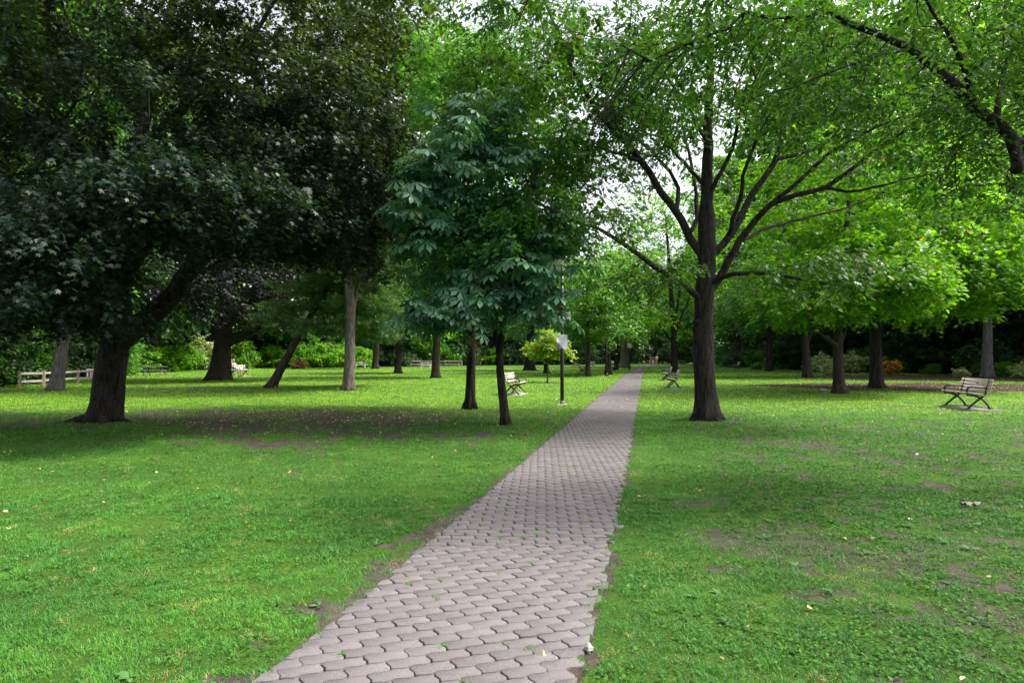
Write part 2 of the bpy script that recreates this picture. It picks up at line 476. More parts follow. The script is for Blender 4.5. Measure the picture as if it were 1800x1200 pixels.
JOINTS = []
def build_path():
    L, W = .206, .099
    rr = np.random.default_rng(3)
    V, loops, sizes, lv, top = [], [], [], [], []
    nv = 0
    def wave(p): return .0062 * np.sin(4 * np.pi * p / L + .5)
    def section(ang, y0, y1, seam, slant, gap, x_off):
        nonlocal nv
        ca, sa = math.cos(ang), math.sin(ang)
        ox, oy = -.7, y0
        rows = int((y1 - y0) / W * 1.08) + 14
        for r in range(-8, rows):
            q0 = r * W
            # where this row meets the path
            yc = oy + q0 * ca
            yc = (oy + q0 / ca + sa / ca * (-1.0325 - ox)) / (1 - sa / ca * SL); xc = -1.0325 + SL * yc
            p0 = (xc - ox) * ca + (yc - oy) * sa
            k0 = int(math.floor((p0 - 1.25) / L)); k1 = int(math.ceil((p0 + 1.25) / L))
            lift_r = rr.normal(0, .0012)
            for k in range(k0, k1 + 1):
                pc = k * L + (L / 2 if r % 2 else 0) + x_off
                hl = L / 2
                detail = yc < 32
                ns = 8 if detail else 1
                sx = np.linspace(-1, 1, ns + 1)
                g = gap * (.55 + rr.random() * .9)
                ge = g * ((1.0 + .6 * rr.random()) if ang > 0 else (1.8 + 2.0 * rr.random()))
                pts = []
                for s in sx:                      # lower long edge
                    pts.append((pc + s * (hl - ge / 2) + slant, q0 + g / 2 + (wave(pc + s * hl + slant) if detail else 0)))
                if detail:
                    for s in (.3, .5, .7):
                        f = slant * (1 - 2 * s) + .006 * math.sin(2 * math.pi * s)
                        pts.append((pc + hl - ge / 2 + f, q0 + g / 2 + s * (W - g) + wave(pc + hl)))
                for s in sx[::-1]:
                    pts.append((pc + s * (hl - ge / 2) - slant, q0 + W - g / 2 + (wave(pc + s * hl - slant) if detail else 0)))
                if detail:
                    for s in (.7, .5, .3):
                        f = slant * (1 - 2 * s) + .006 * math.sin(2 * math.pi * s)
                        pts.append((pc - hl + ge / 2 + f, q0 + g / 2 + s * (W - g) + wave(pc - hl)))
                da, sh = rr.normal(0, .008), rr.normal(0, .0012, 2)
                poly = []
                for (p, q) in pts:
                    dp, dq = p - pc, q - q0 - W / 2
                    p, q = pc + dp - dq * da + sh[0], q0 + W / 2 + dq + dp * da + sh[1]
                    poly.append((ox + p * ca - q * sa, oy + p * sa + q * ca))
                # trim to the edges of the path and to the seam between the two layings
                jl, jr = rr.normal(0, .012), (rr.normal(0, .03) if yc < 14 else rr.normal(0, .012))
                poly = clip_poly(poly, (-1, SL), 1.80 + jl)
                if len(poly) > 2: poly = clip_poly(poly, (1, -SL), -.265 + jr)
                if seam and len(poly) > 2: poly = clip_poly(poly, seam[0], seam[1])
                if len(poly) < 3: continue
                A = np.array(poly); A[:, 0] += bend(A[:, 1])
                area = abs(np.sum(A[:, 0] * np.roll(A[:, 1], -1) - A[:, 1] * np.roll(A[:, 0], -1))) / 2
                if area < .0022 or A[:, 1].max() > 150: continue
                c = A.mean(0)
                n = len(A)
                tl = rr.normal(0, .007, 2); lift = rr.normal(.003, .0014) + lift_r
                zt = lambda B: lift + (B[:, 0] - c[0]) * tl[0] + (B[:, 1] - c[1]) * tl[1]
                dd = c - A; dd /= np.linalg.norm(dd, axis=1)[:, None] + 1e-9
                inner = A + dd * .0014
                z = zt(A)
                ring = [np.column_stack([A, z - .035]), np.column_stack([A, z - .0014]), np.column_stack([inner, z])]
                V.append(np.concatenate(ring))
                for a in (0, n):
                    for i in range(n):
                        j = (i + 1) % n
                        loops.extend((nv + a + i, nv + a + j, nv + a + n + j, nv + a + n + i)); sizes.append(4)
                loops.extend(range(nv + 2 * n, nv + 3 * n)); sizes.append(n)
                lv.extend([rr.random()] * (2 * n + 1))
                nv += 3 * n
                if yc < 13 and len(A) > 18: JOINTS.append((c[0] + .5 * L * ca - slant * .3, c[1] + .5 * L * sa))
    sl_a = R(21); sl_b = R(-2.5)
    seam_y = 5.15
    # seam line runs across the path nearly level with the rows
    nrm = (-math.sin(R(2)), math.cos(R(2)))
    section(sl_a, .6, 6.6, (nrm, nrm[1] * seam_y + nrm[0] * -.1), .004, .0066, 0)
    section(sl_b, seam_y - .6, 150, ((-nrm[0], -nrm[1]), -(nrm[1] * seam_y + nrm[0] * -.1) - .004), .005, .0050, .05)
    t = NT('paver_concrete')
    p = t.pos()
    n1 = t.noise(190, 4, .75, vec=p); n2 = t.noise(2.2, 5, .6, vec=p); n3 = t.noise(60, 4, .6, vec=p)
    base = t.ramp(t.attr('lv'), [(0, (.118, .104, .110)), (.5, (.132, .118, .124)), (1, (.146, .131, .136))]).outputs['Color']
    base = t.mix(t.ramp(n2.outputs['Fac'], [(.45, (0, 0, 0)), (.75, (.5, .5, .5))]).outputs['Color'], base, (.108, .092, .094))
    sp = t.ramp(n1.outputs['Fac'], [(.30, (.3, .3, .3)), (.5, (1, 1, 1)), (.70, (1.7, 1.7, 1.7))]).outputs['Color']
    mu = t.node('ShaderNodeMix', data_type='RGBA', blend_type='MULTIPLY'); mu.inputs[0].default_value = .8
    t.ln(base, mu.inputs[6]); t.ln(sp, mu.inputs[7])
    col = t.mix(t.ramp(n3.outputs['Fac'], [(.62, (0, 0, 0)), (.78, (.35, .35, .35))]).outputs['Color'], mu.outputs[2], (.05, .043, .038))
    t.ln(col, t.b.inputs['Base Color']); t.b.inputs['Roughness'].default_value = .85
    t.b.inputs['Specular IOR Level'].default_value = .3
    t.bump(t.math('ADD', n1.outputs['Fac'], t.math('MULTIPLY', n3.outputs['Fac'], .5)), .55, .004)
    me = raw_mesh('path', np.concatenate(V), loops, sizes, t.m, False, {'lv': ('FACE', np.array(lv))})
    tag(link('path', me), kind='structure')

# ------------------------------------------------------------------ grass and small ground cover
def wedge(n, y0, y1, tmax=.95):
    y = np.sqrt(rng.random(n) * (y1 ** 2 - y0 ** 2) + y0 ** 2)
    x = (rng.random(n) * 2 - 1) * y * tmax
    return x, y

def build_grass():
    Vs, Ls, Ss, A, off = [], [], [], [], 0
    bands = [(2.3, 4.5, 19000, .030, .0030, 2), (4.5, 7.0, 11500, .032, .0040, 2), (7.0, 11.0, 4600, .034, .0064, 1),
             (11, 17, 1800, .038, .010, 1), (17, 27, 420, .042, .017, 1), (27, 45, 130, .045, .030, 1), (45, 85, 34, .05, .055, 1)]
    for y0, y1, dens, h0, w0, seg in bands:
        n = int(dens * .95 * (y1 ** 2 - y0 ** 2))
        x, y = wedge(n, y0, y1)
        b = np.maximum(bare_shade_mask(x, y), mulch_mask(x, y))
        tuft = .6 * fbm(x * 6 + 5, y * 6, 3) + .4 * fbm(x * 17 + 5, y * 17, 2); tuft2 = fbm(x * 1.6 + 15, y * 1.6 + 4, 3)
        right = sstep(.4, 1.6, x - path_xr(y))
        keep = (rng.random(n) > b * .96) & ~in_path(x, y, -.035) & (rng.random(n) < .03 + 1.7 * np.clip((tuft - .33) * 2.2, 0, 1) - .16 * right)
        x, y, tuft, tuft2, right = x[keep], y[keep], tuft[keep], tuft2[keep], right[keep]
        n = len(x)
        tf = np.clip((tuft - .30) * 2.6, 0, 1.2); h = h0 * (.40 + .9 * rng.random(n)) * (.45 + 1.0 * tf)
        az = rng.random(n) * 2 * np.pi
        h = h * np.where(y < 12, .72, 1.0); lean = h * (.5 + 1.5 * rng.random(n))
        w = w0 * (.7 + .6 * rng.random(n))
        d = np.stack([np.cos(az), np.sin(az)], -1); s = np.stack([-d[:, 1], d[:, 0]], -1)
        z = gz(x, y) - .004
        base = np.stack([x, y], -1)
        l = base + s * w[:, None] / 2; r = base - s * w[:, None] / 2
        col = np.clip(.42 + .62 * (rng.random(n) - .5) + .55 * (tuft2 - .5) + .5 * (tuft - .5) - .08 * sstep(14, 8, y) + .54 * sstep(14, 21, y) - .20 * right * sstep(17, 9, y), 0, .93)  # blade tone, with the lit middle strip and shaded right lawn painted in
        dry = rng.random(n) < (.055 + .45 * sstep(.62, .76, fbm(x * 4.6 + 70, y * 4.6, 4)))
        col[dry] = .97 + .03 * rng.random(dry.sum()); h[dry] *= .6
        if seg == 2:
            m = base + d * (lean * .38)[:, None]; tip = base + d * lean[:, None]
            v = np.stack([np.column_stack([l, z]), np.column_stack([r, z]),
                          np.column_stack([m - s * w[:, None] * .38, z + h * .65]), np.column_stack([m + s * w[:, None] * .38, z + h * .65]),
                          np.column_stack([tip, z + h])], 1).reshape(-1, 3)
            i = off + np.arange(n)[:, None] * 5
            Ls.append(np.concatenate([i, i + 1, i + 2, i + 3, i + 3, i + 2, i + 4], 1).ravel())
            Ss.append(np.tile([4, 3], n)); A.append(np.repeat(col, 2)); off += 5 * n
        else:
            tip = base + d * lean[:, None]
            v = np.stack([np.column_stack([l, z]), np.column_stack([r, z]), np.column_stack([tip, z + h])], 1).reshape(-1, 3)
            Ls.append(off + np.arange(3 * n)); Ss.append(np.full(n, 3)); A.append(col); off += 3 * n
        Vs.append(v)
    # tufts in the joints of the path
    rr = np.random.default_rng(8)
    js = [j for j in JOINTS if rr.random() < .16]
    xs, ys = [], []
    for jx, jy in js:
        k = rr.integers(6, 34)
        xs.append(jx + rr.normal(0, .02, k)); ys.append(jy + rr.normal(0, .012, k))
    if xs:
        x, y = np.concatenate(xs), np.concatenate(ys); n = len(x)
        h = .014 + .012 * rr.random(n); az = rr.random(n) * 6.28; d = np.stack([np.cos(az), np.sin(az)], -1); s = np.stack([-d[:, 1], d[:, 0]], -1)
        base = np.stack([x, y], -1); w = .006
        v = np.stack([np.column_stack([base + s * w / 2, np.full(n, -.005)]), np.column_stack([base - s * w / 2, np.full(n, -.005)]),
                      np.column_stack([base + d * h[:, None], h])], 1).reshape(-1, 3)
        Vs.append(v); Ls.append(off + np.arange(3 * n)); Ss.append(np.full(n, 3)); A.append(.35 + .55 * rr.random(n)); off += 3 * n
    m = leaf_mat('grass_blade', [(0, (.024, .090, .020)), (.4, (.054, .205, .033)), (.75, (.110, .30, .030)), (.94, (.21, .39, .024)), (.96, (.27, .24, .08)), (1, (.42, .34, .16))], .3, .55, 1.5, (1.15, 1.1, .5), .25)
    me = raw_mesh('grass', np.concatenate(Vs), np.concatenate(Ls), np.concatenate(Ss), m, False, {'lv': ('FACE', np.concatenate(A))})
    tag(link('grass', me), kind='stuff')

def build_clover():
    """low rounded weeds that fill the thin turf"""
    T = np.array([(0, -.5, 0), (.42, -.25, .06), (.5, .2, .1), (.2, .5, .04), (-.2, .5, .04), (-.5, .2, .1), (-.42, -.25, .06)])
    n = 520000
    x, y = wedge(n, 2.3, 17, .95)
    q = rng.random(n) < 1.0 / (1 + (y / 5.5) ** 2) * 1.6
    x, y = x[q], y[q]
    c1 = fbm(x * 2.4 + 33, y * 2.4 + 2, 3); right = sstep(.2, 1.6, x - path_xr(y))
    b = bare_shade_mask(x, y)
    keep = (rng.random(len(x)) < sstep(.5, .62, c1) * .4 + right * .9 * sstep(.34, .5, c1)) & ~in_path(x, y, 0) & (rng.random(len(x)) > b * .97)
    x, y = x[keep], y[keep]; n = len(x)
    s = (.009 + .013 * rng.random(n)) * (1 + .07 * np.clip(y - 4, 0, 9))
    az = rng.random(n) * 6.283; tx, ty = rng.normal(0, .35, n), rng.normal(0, .35, n)
    ca, sa = np.cos(az), np.sin(az)
    P0 = T[None] * s[:, None, None]
    X = P0[..., 0] * ca[:, None] - P0[..., 1] * sa[:, None]; Y = P0[..., 0] * sa[:, None] + P0[..., 1] * ca[:, None]
    Z = P0[..., 2] + X * tx[:, None] + Y * ty[:, None]
    z0 = gz(x, y) + .008 + .026 * rng.random(n)
    V = np.stack([X + x[:, None], Y + y[:, None], Z + z0[:, None]], -1).reshape(-1, 3)
    m = leaf_mat('clover_leaf', [(0, (.02, .07, .014)), (.6, (.04, .14, .02)), (1, (.07, .20, .022))], .25, .75, spec=.15)
    me = raw_mesh('ground_cover', V, np.arange(7 * n), np.full(n, 7), m, False, {'lv': ('FACE', rng.random(n))})
    tag(link('ground_cover', me), kind='stuff')
    # broad-leaved rosettes
    R_, L_, S_, A_, off = [], [], [], [], 0
    rr = np.random.default_rng(21)
    for k in range(260):
        yy = math.sqrt(rr.random() * (11 ** 2 - 2.6 ** 2) + 2.6 ** 2); xx = (rr.random() * 2 - 1) * yy * .9
        if in_path(np.array([xx]), np.array([yy]), .03)[0]: continue
        if xx < path_xl(yy) - .7 and rr.random() < .6: continue
        z = float(gz(np.array([xx]), np.array([yy]))[0])
        for j in range(rr.integers(5, 10)):
            a = rr.random() * 6.283; l = .035 + .05 * rr.random(); w = l * .33
            up = .12 + .22 * rr.random()
            for (t, ww, zz) in ((.1, .15, .0), (.5, 1, .6), (1, .0, .55)):
                pass
            c, s = math.cos(a), math.sin(a)
            pr = [(.08, .12, .02), (.45, 1, .7), (.8, .75, .9), (1, 0.05, .8)]
            vv = []
            for t, ww, zz in pr:
                for sg in (1, -1):
                    px, py = t * l, sg * ww * w / 2
                    vv.append((xx + px * c - py * s, yy + px * s + py * c, z + .008 + zz * l * up))
            R_.append(np.array(vv)); o = off
            for i in range(3): L_ += [o + 2 * i, o + 2 * i + 1, o + 2 * i + 3, o + 2 * i + 2]; S_.append(4)
            A_ += [rr.random()] * 3; off += 8
    m2 = leaf_mat('rosette_leaf', [(0, (.025, .08, .02)), (.6, (.05, .14, .035)), (1, (.09, .2, .06))], .2, .55, spec=.3)
    me = raw_mesh('weeds', np.concatenate(R_), L_, S_, m2, False, {'lv': ('FACE', np.array(A_))})
    tag(link('weeds', me), kind='stuff')

def build_litter():
    n = 2600
    x, y = wedge(n, 2.5, 34, .92)
    k = (fbm(x * .8 + 3, y * .8 + 60, 3) > .47) | in_path(x, y)
    k &= ~(in_path(x, y) & (rng.random(n) < .75))
    x, y = x[k], y[k]
    # more on the worn soil and the mulch
    ex, ey = rng.normal(-5, 2.8, 1500), rng.normal(15.6, 1.6, 1500)
    mx, my = rng.normal(21, 6, 500), rng.normal(32, 2.5, 500)
    x = np.concatenate([x, ex, mx]); y = np.concatenate([y, ey, my]); n = len(x)
    T = np.array([(0, -.5, 0), (.3, -.1, .12), (.22, .25, .1), (0, .5, 0), (-.22, .25, .1), (-.3, -.1, .12)])
    s = (.014 + .026 * rng.random(n)) * (1 + .05 * y); az = rng.random(n) * 6.283
    tx, ty = rng.normal(0, .35, n), rng.normal(0, .35, n)
    P0 = T[None] * s[:, None, None]; ca, sa = np.cos(az)[:, None], np.sin(az)[:, None]
    X = P0[..., 0] * ca - P0[..., 1] * sa; Y = P0[..., 0] * sa + P0[..., 1] * ca
    Z = P0[..., 2] * rng.normal(0, 1.2, n)[:, None] + X * tx[:, None] + Y * ty[:, None]
    z0 = np.where(in_path(x, y), .010, gz(x, y) + .022)
    V = np.stack([X + x[:, None], Y + y[:, None], Z + z0[:, None]], -1).reshape(-1, 3)
    m = leaf_mat('fallen_leaf', [(0, (.12, .07, .04)), (.4, (.26, .17, .09)), (.7, (.42, .33, .12)), (.9, (.5, .44, .3)), (1, (.55, .22, .12))], .15, .6)
    tag(link('leaf_litter', raw_mesh('leaf_litter', V, np.arange(6 * n), np.full(n, 6), m, False, {'lv': ('FACE', rng.random(n))})), kind='stuff')

# ------------------------------------------------------------------ trees
def ngon(pts, z=None):
    p = np.array([(a, b, 0.0) for a, b in pts])
    p[:, 2] = -.22 * p[:, 1] ** 2 - .25 * np.abs(p[:, 0])
    return p, [list(range(len(p)))]
_h = [(.40, .06), (.2, .24), (.5, .58), (.17, .52), (0, 1)]
LEAF = {}
LEAF['maple'] = ngon([(0, .0)] + _h + [(-a, b) for a, b in _h[:-1][::-1]])
_o = [(.05, .14), (.26, .30), (.10, .40), (.34, .60), (.12, .66), (.16, .86), (0, 1)]
LEAF['oak'] = ngon([(0, 0)] + _o + [(-a, b) for a, b in _o[:-1][::-1]])
LEAF['simple'] = (np.array([(0, 0, 0), (.24, .35, .09), (.2, .68, .06), (0, 1, -.12), (-.2, .68, .06), (-.24, .35, .09)]), [[0, 1, 2, 3], [0, 3, 4, 5]])
LEAF['far'] = (np.array([(0, 0, 0), (.34, .3, 0), (.3, .75, -.06), (0, 1, -.15), (-.3, .75, -.06), (-.34, .3, 0)]), [[0, 1, 2, 3, 4, 5]])
LEAF['needle'] = (np.array([(0, 0, 0), (.05, .5, .02), (0, 1, -.05), (-.05, .5, .02),
                            (0, 0, 0), (.28, .45, .0), (.42, .85, -.05), (.2, .5, .03), (0, 0, 0), (-.28, .45, 0), (-.42, .85, -.05), (-.2, .5, .03)]), [[0, 1, 2, 3], [4, 5, 6, 7], [8, 9, 10, 11]])
def _palm():
    V, Fc = [], []
    L1 = [(0, 0, 0), (.10, .45, .0), (-.10, .45, .0), (.2, .74, -.07), (-.2, .74, -.07), (0, 1, -.24)]
    for k, a in enumerate((-128, -84, -42, 0, 42, 84, 128)):
        sc = (.62, .82, .96, 1, .96, .82, .62)[k]; c, s = math.cos(R(a)), math.sin(R(a)); o = len(V)
        for x, y, z in L1:
            x, y, z = x * sc, y * sc, z * sc - .18 * y * sc
            V.append((x * c + y * s, -x * s + y * c + .0, z))
        Fc += [[o, o + 1, o + 2], [o + 1, o + 3, o + 4, o + 2], [o + 3, o + 5, o + 4]]
    return np.array(V), Fc
LEAF['palmate'] = _palm()
def _pinn():
    V, Fc = [], []
    for k in range(5):
        for sg in (1, -1):
            y = .15 + .19 * k; o = len(V); l = .34 - .02 * k
            V += [(0, y, -.2 * y * y), (sg * l * .5, y + .02, -.2 * y * y - .03), (sg * l, y + .14, -.2 * y * y - .10), (sg * l * .5, y + .16, -.2 * y * y - .03)]
            Fc.append([o, o + 1, o + 2, o + 3])
    o = len(V); V += [(0, .93, -.17), (.06, 1.06, -.2), (0, 1.25, -.28), (-.06, 1.06, -.2)]; Fc.append([o, o + 1, o + 2, o + 3])
    return np.array(V), Fc
LEAF['pinnate'] = _pinn()

def leaves_mesh(name, centres, crad, kind, size, per, mat, rg, flat=.35, droop=.35, up=1.0, twigs=6, cval=None, tilt=.55):
    """sprays of leaves: every clump has twigs that fan out of it, every twig carries leaves on both sides"""
    T, TF = LEAF[kind]
    nc = len(centres); nl = max(2, int(round(per / twigs)))
    az = rg.random((nc, twigs)) * 2 * np.pi
    el = rg.normal(0, .33, (nc, twigs)) * flat / .35 - droop * .25
    tl = crad[:, None] * (.55 + .6 * rg.random((nc, twigs)))
    td = np.stack([np.cos(az) * np.cos(el), np.sin(az) * np.cos(el), np.sin(el)], -1)
    t = (.12 + .88 * (np.arange(nl) + rg.random((nc, twigs, nl))) / nl)
    P0 = centres[:, None, None, :] + td[:, :, None, :] * (tl[:, :, None] * t)[..., None]
    P0[..., 2] -= droop * crad[:, None, None] * .55 * t ** 2
    P0 += rg.normal(0, 1, P0.shape) * (crad[:, None, None, None] * np.array([.10, .10, .12 * flat / .35]))
    side = np.where(np.arange(nl) % 2, 1.0, -1.0)[None, None, :]
    fa = az[:, :, None] + side * (.9 * (1 - t * .8)) + rg.normal(0, .45, t.shape)
    N = P0.reshape(-1, 3).shape[0]
    fwd = np.stack([np.cos(fa), np.sin(fa), -droop * (.5 + .9 * rg.random(fa.shape)) + .25 * rg.normal(0, 1, fa.shape)], -1).reshape(-1, 3)
    nrm = np.stack([rg.normal(0, tilt, N), rg.normal(0, tilt, N), np.full(N, up)], -1)
    fwd /= np.linalg.norm(fwd, axis=1)[:, None]
    nrm -= fwd * (nrm * fwd).sum(1)[:, None]; nrm /= np.linalg.norm(nrm, axis=1)[:, None] + 1e-9
    xx = np.cross(fwd, nrm)
    s = size * (.62 + .62 * rg.random(N))
    Rm = np.stack([xx, fwd, nrm], 1)                        # rows
    V = np.einsum('kj,njc->nkc', T, Rm) * s[:, None, None] + P0.reshape(-1, 3)[:, None, :]
    k = len(T)
    fl = np.concatenate([np.array(f) for f in TF]); fs = np.array([len(f) for f in TF])
    loops = (np.arange(N)[:, None] * k + fl[None, :]).ravel()
    cv = rg.random(nc) if cval is None else cval
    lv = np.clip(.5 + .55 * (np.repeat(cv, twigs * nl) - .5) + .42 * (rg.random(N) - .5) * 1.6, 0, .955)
    odd = rg.random(N) < .006
    lv[odd] = 1.0
    tw = (centres, td, tl, crad)
    return raw_mesh(name, V.reshape(-1, 3), loops, np.tile(fs, N), mat, False, {'lv': ('FACE', np.repeat(lv, len(fs)))}), tw

class Skel:
    def __init__(s): s.p = []; s.par = []; s.r = []; s.fix = []
    def chain(s, pts, r0, r1, start=None, step=.3, power=1.0, jit=0.0, rg=None):
        q = spline(pts, step)
        if jit and rg is not None and len(q) > 3:
            q[1:-1] += rg.normal(0, jit, (len(q) - 2, 3))
        t = np.linspace(0, 1, len(q)) ** power
        rr = r0 + (r1 - r0) * t
        idx = []
        if start is None and s.p:
            d = np.linalg.norm(np.array(s.p) - q[0], axis=1); start = int(d.argmin())
        par = -1 if start is None else start
        for i in range(len(q)):
            if i == 0 and par >= 0 and np.linalg.norm(np.array(s.p[par]) - q[0]) < 1e-4: continue
            s.p.append(tuple(q[i])); s.par.append(par); s.r.append(rr[i]); s.fix.append(True); par = len(s.p) - 1; idx.append(par)
        return idx
    def grow(s, targets, rg, tip=.008, step=.45, sag=.1, minz=1.6, minr=None):
        P = np.array(s.p); nfix = len(P)
        d0 = np.array([np.linalg.norm(P - t, axis=1).min() for t in targets])
        order = np.argsort(d0)
        cap = len(P) + len(targets) * 24
        A = np.zeros((cap, 3)); D = np.zeros((cap, 3)); n = len(P); A[:n] = P
        ok = np.zeros(cap, bool)
        for i in range(n):
            if s.par[i] >= 0: D[i] = P[i] - P[s.par[i]]
        for i in range(n):
            if s.par[i] < 0: D[i] = (0, 0, 1)
        D[:n] /= np.linalg.norm(D[:n], axis=1)[:, None] + 1e-9
        ok[:n] = P[:, 2] > minz
        for k in order:
            t = targets[k]
            v = t - A[:n]; L = np.linalg.norm(v, axis=1) + 1e-6
            cosang = (v * D[:n]).sum(1) / L
            cost = L * (1.45 - .5 * cosang); cost[~ok[:n]] = 1e9
            j = int(cost.argmin()); Lj = L[j]
            if Lj < .08: continue
            a = A[j]; ctrl = a + D[j] * Lj * .35 + np.array([0, 0, Lj * sag]) + rg.normal(0, .06 * Lj, 3)
            m = max(2, int(Lj / step)); par = j
            m = min(m, 22)
            for q in range(1, m + 1):
                f = q / m
                x = a * (1 - f) ** 2 + ctrl * 2 * f * (1 - f) + t * f * f
                if q < m: x = x + rg.normal(0, .018 * Lj ** .5, 3)
                s.p.append(tuple(x)); s.par.append(par); s.r.append(0); s.fix.append(False)
                A[n] = x; dd = x - A[par]; D[n] = dd / (np.linalg.norm(dd) + 1e-9); ok[n] = True
                par = n; n += 1
        # pipe model for the grown part
        e = 2.35; acc = np.zeros(n); kids = np.zeros(n, int)
        for i in range(n - 1, -1, -1):
            if not s.fix[i]:
                if kids[i] == 0: acc[i] = tip ** e
                s.r[i] = acc[i] ** (1 / e)
            pj = s.par[i]
            if pj >= 0: acc[pj] += acc[i]; kids[pj] += 1
        for i in range(n):
            pj = s.par[i]
            if pj >= 0 and not s.fix[i]: s.r[i] = min(s.r[i], s.r[pj] * (.72 if s.fix[pj] else 1.0))
    def mesh(s, name, mat, flare=None, sides=(14, 8, 5, 3), knots=()):
        n = len(s.p); P = np.array(s.p); r = np.array(s.r)
        kids = [[] for _ in range(n)]
        for i in range(n):
            if s.par[i] >= 0: kids[s.par[i]].append(i)
        nxt = [-1] * n
        for i in range(n):
            if kids[i]: nxt[i] = max(kids[i], key=lambda k: (s.fix[k], r[k]))
        mb_V, mb_F, off = [], [], 0
        heads = [i for i in range(n) if s.par[i] < 0 or nxt[s.par[i]] != i]
        for h in heads:
            c = [h]
            while nxt[c[-1]] >= 0: c.append(nxt[c[-1]])
            pts = [P[i] for i in c]; rad = [r[i] for i in c]
            root = s.par[h] < 0
            if not root:
                pj = s.par[h]; pts = [P[pj]] + pts; rad = [min(rad[0] * 1.15, r[pj] * .95)] + rad
            if len(pts) < 2: continue
            pts, rad = np.array(pts), np.array(rad)
            rm = rad.max()
            k = sides[0] if rm > .12 else sides[1] if rm > .04 else sides[2] if rm > .015 else sides[3]
            prof = None
            if root and flare:
                k = 28; th = np.arange(k) / k * 2 * np.pi
                hgt = pts[:, 2] - pts[0, 2]
                lob = .5 + .5 * np.cos(th * 5 + 1.3 * np.sin(th * 2 + flare[2]) + flare[2])
                prof = 1 + (flare[0] * (.35 + .9 * lob[None, :] ** 1.6)) * np.exp(-hgt / flare[1])[:, None] + .05 * (lob[None, :] - .5) * np.exp(-hgt / (flare[1] * 5))[:, None]
                nn = np.random.default_rng(int(flare[2] * 100))
                prof = prof * (1 + nn.normal(0, .018, prof.shape))
            V, Fc = tube(pts, rad, k, True, prof)
            mb_V.append(V); mb_F += [tuple(a + off for a in f) for f in Fc]; off += len(V)
        V = np.concatenate(mb_V); lo = [i for f in mb_F for i in f]
        return raw_mesh(name, V, lo, [len(f) for f in mb_F], mat, True)

def sample_lobes(lobes, rg, inner=.45, sep=.0):
    """clump centres in a union of ellipsoids, denser towards their skins"""
    out = []
    for (c, rad, n) in lobes:
        c, rad = np.array(c, float), np.array(rad, float)
        got, tries = 0, 0
        while got < n and tries < n * 40:
            tries += 1
            d = rg.normal(0, 1, 3); d /= np.linalg.norm(d)
            q = c + d * rad * (inner + (1 - inner) * rg.random() ** .6) * (1 + .14 * rg.normal())
            if sep and out:
                dd = np.array(out[-400:]) - q
                dd[:, 2] *= 1.7
                if (np.einsum('ij,ij->i', dd, dd) < sep * sep).any(): continue
            out.append(q); got += 1
    return np.array(out)

def make_tree(base, limbs, lobes, leaf, size, per, crad, lmat, bmat, seed, name='tree', label=None, cat='tree', group=None, flare=(.7, .3, 1.0), inner=.45, sep=.5,
              droop=.35, flat=.35, tip=.008, sag=.1, twigs=6, up=1.0, cz=None, minz=1.6, link_it=True, extra=None, keep=None, twig_tubes=0, tilt=.55, step=.45):
    """limbs: list of (world points, r0, r1); the first one is the trunk"""
    rg = np.random.default_rng(seed)
    b = np.array([base[0], base[1], 0.0])
    sk = Skel()
    for i, (pts, r0, r1) in enumerate(limbs):
        q = np.array(pts, float) - b
        sk.chain(q, r0, r1, None, .18 if i == 0 and False else .25, jit=.0 if i == 0 else .012, rg=rg)
    cs = sample_lobes(lobes, rg, inner, sep) - b
    if keep is not None: cs = np.array([c for c in cs if keep(*(c + b))])
    if extra is not None: cs = np.concatenate([cs, np.array(extra) - b])
    sk.grow(cs, rg, tip=tip, sag=sag, minz=minz, step=step)
    cr = crad * (.7 + .6 * rg.random(len(cs)))
    cval = None
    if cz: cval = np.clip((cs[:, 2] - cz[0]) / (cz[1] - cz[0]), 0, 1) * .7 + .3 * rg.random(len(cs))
    crown, tw = leaves_mesh('crown', cs, cr, leaf, size, per, lmat, rg, flat, droop, up, twigs, cval, tilt)
    trunk = sk.mesh('trunk', bmat, flare)
    if not link_it: return trunk, crown
    e = empty(name, tuple(b), 0, label, cat, group)
    link('trunk', trunk, e); link('crown', crown, e)
    return e

def straight_trunk(x, y, h, r, lean=(0, 0), top=.25, seed=0):
    rg = np.random.default_rng(seed)
    pts = [(x, y, -.05)]
    for k in range(1, 6):
        f = k / 5
        pts.append((x + lean[0] * f + rg.normal(0, .05 * r * 4), y + lean[1] * f + rg.normal(0, .05 * r * 4), h * f))
    return (pts, r, r * top)

def Lb(u, v, Y, ru, rv, rY, n):
    """a crown lobe given where it stands in the picture and at which depth"""
    return (P(u, v, Y), (ru / F * Y, rY, rv / F * Y), n)

def PL(*uvY):
    return [P(*q) for q in uvY]

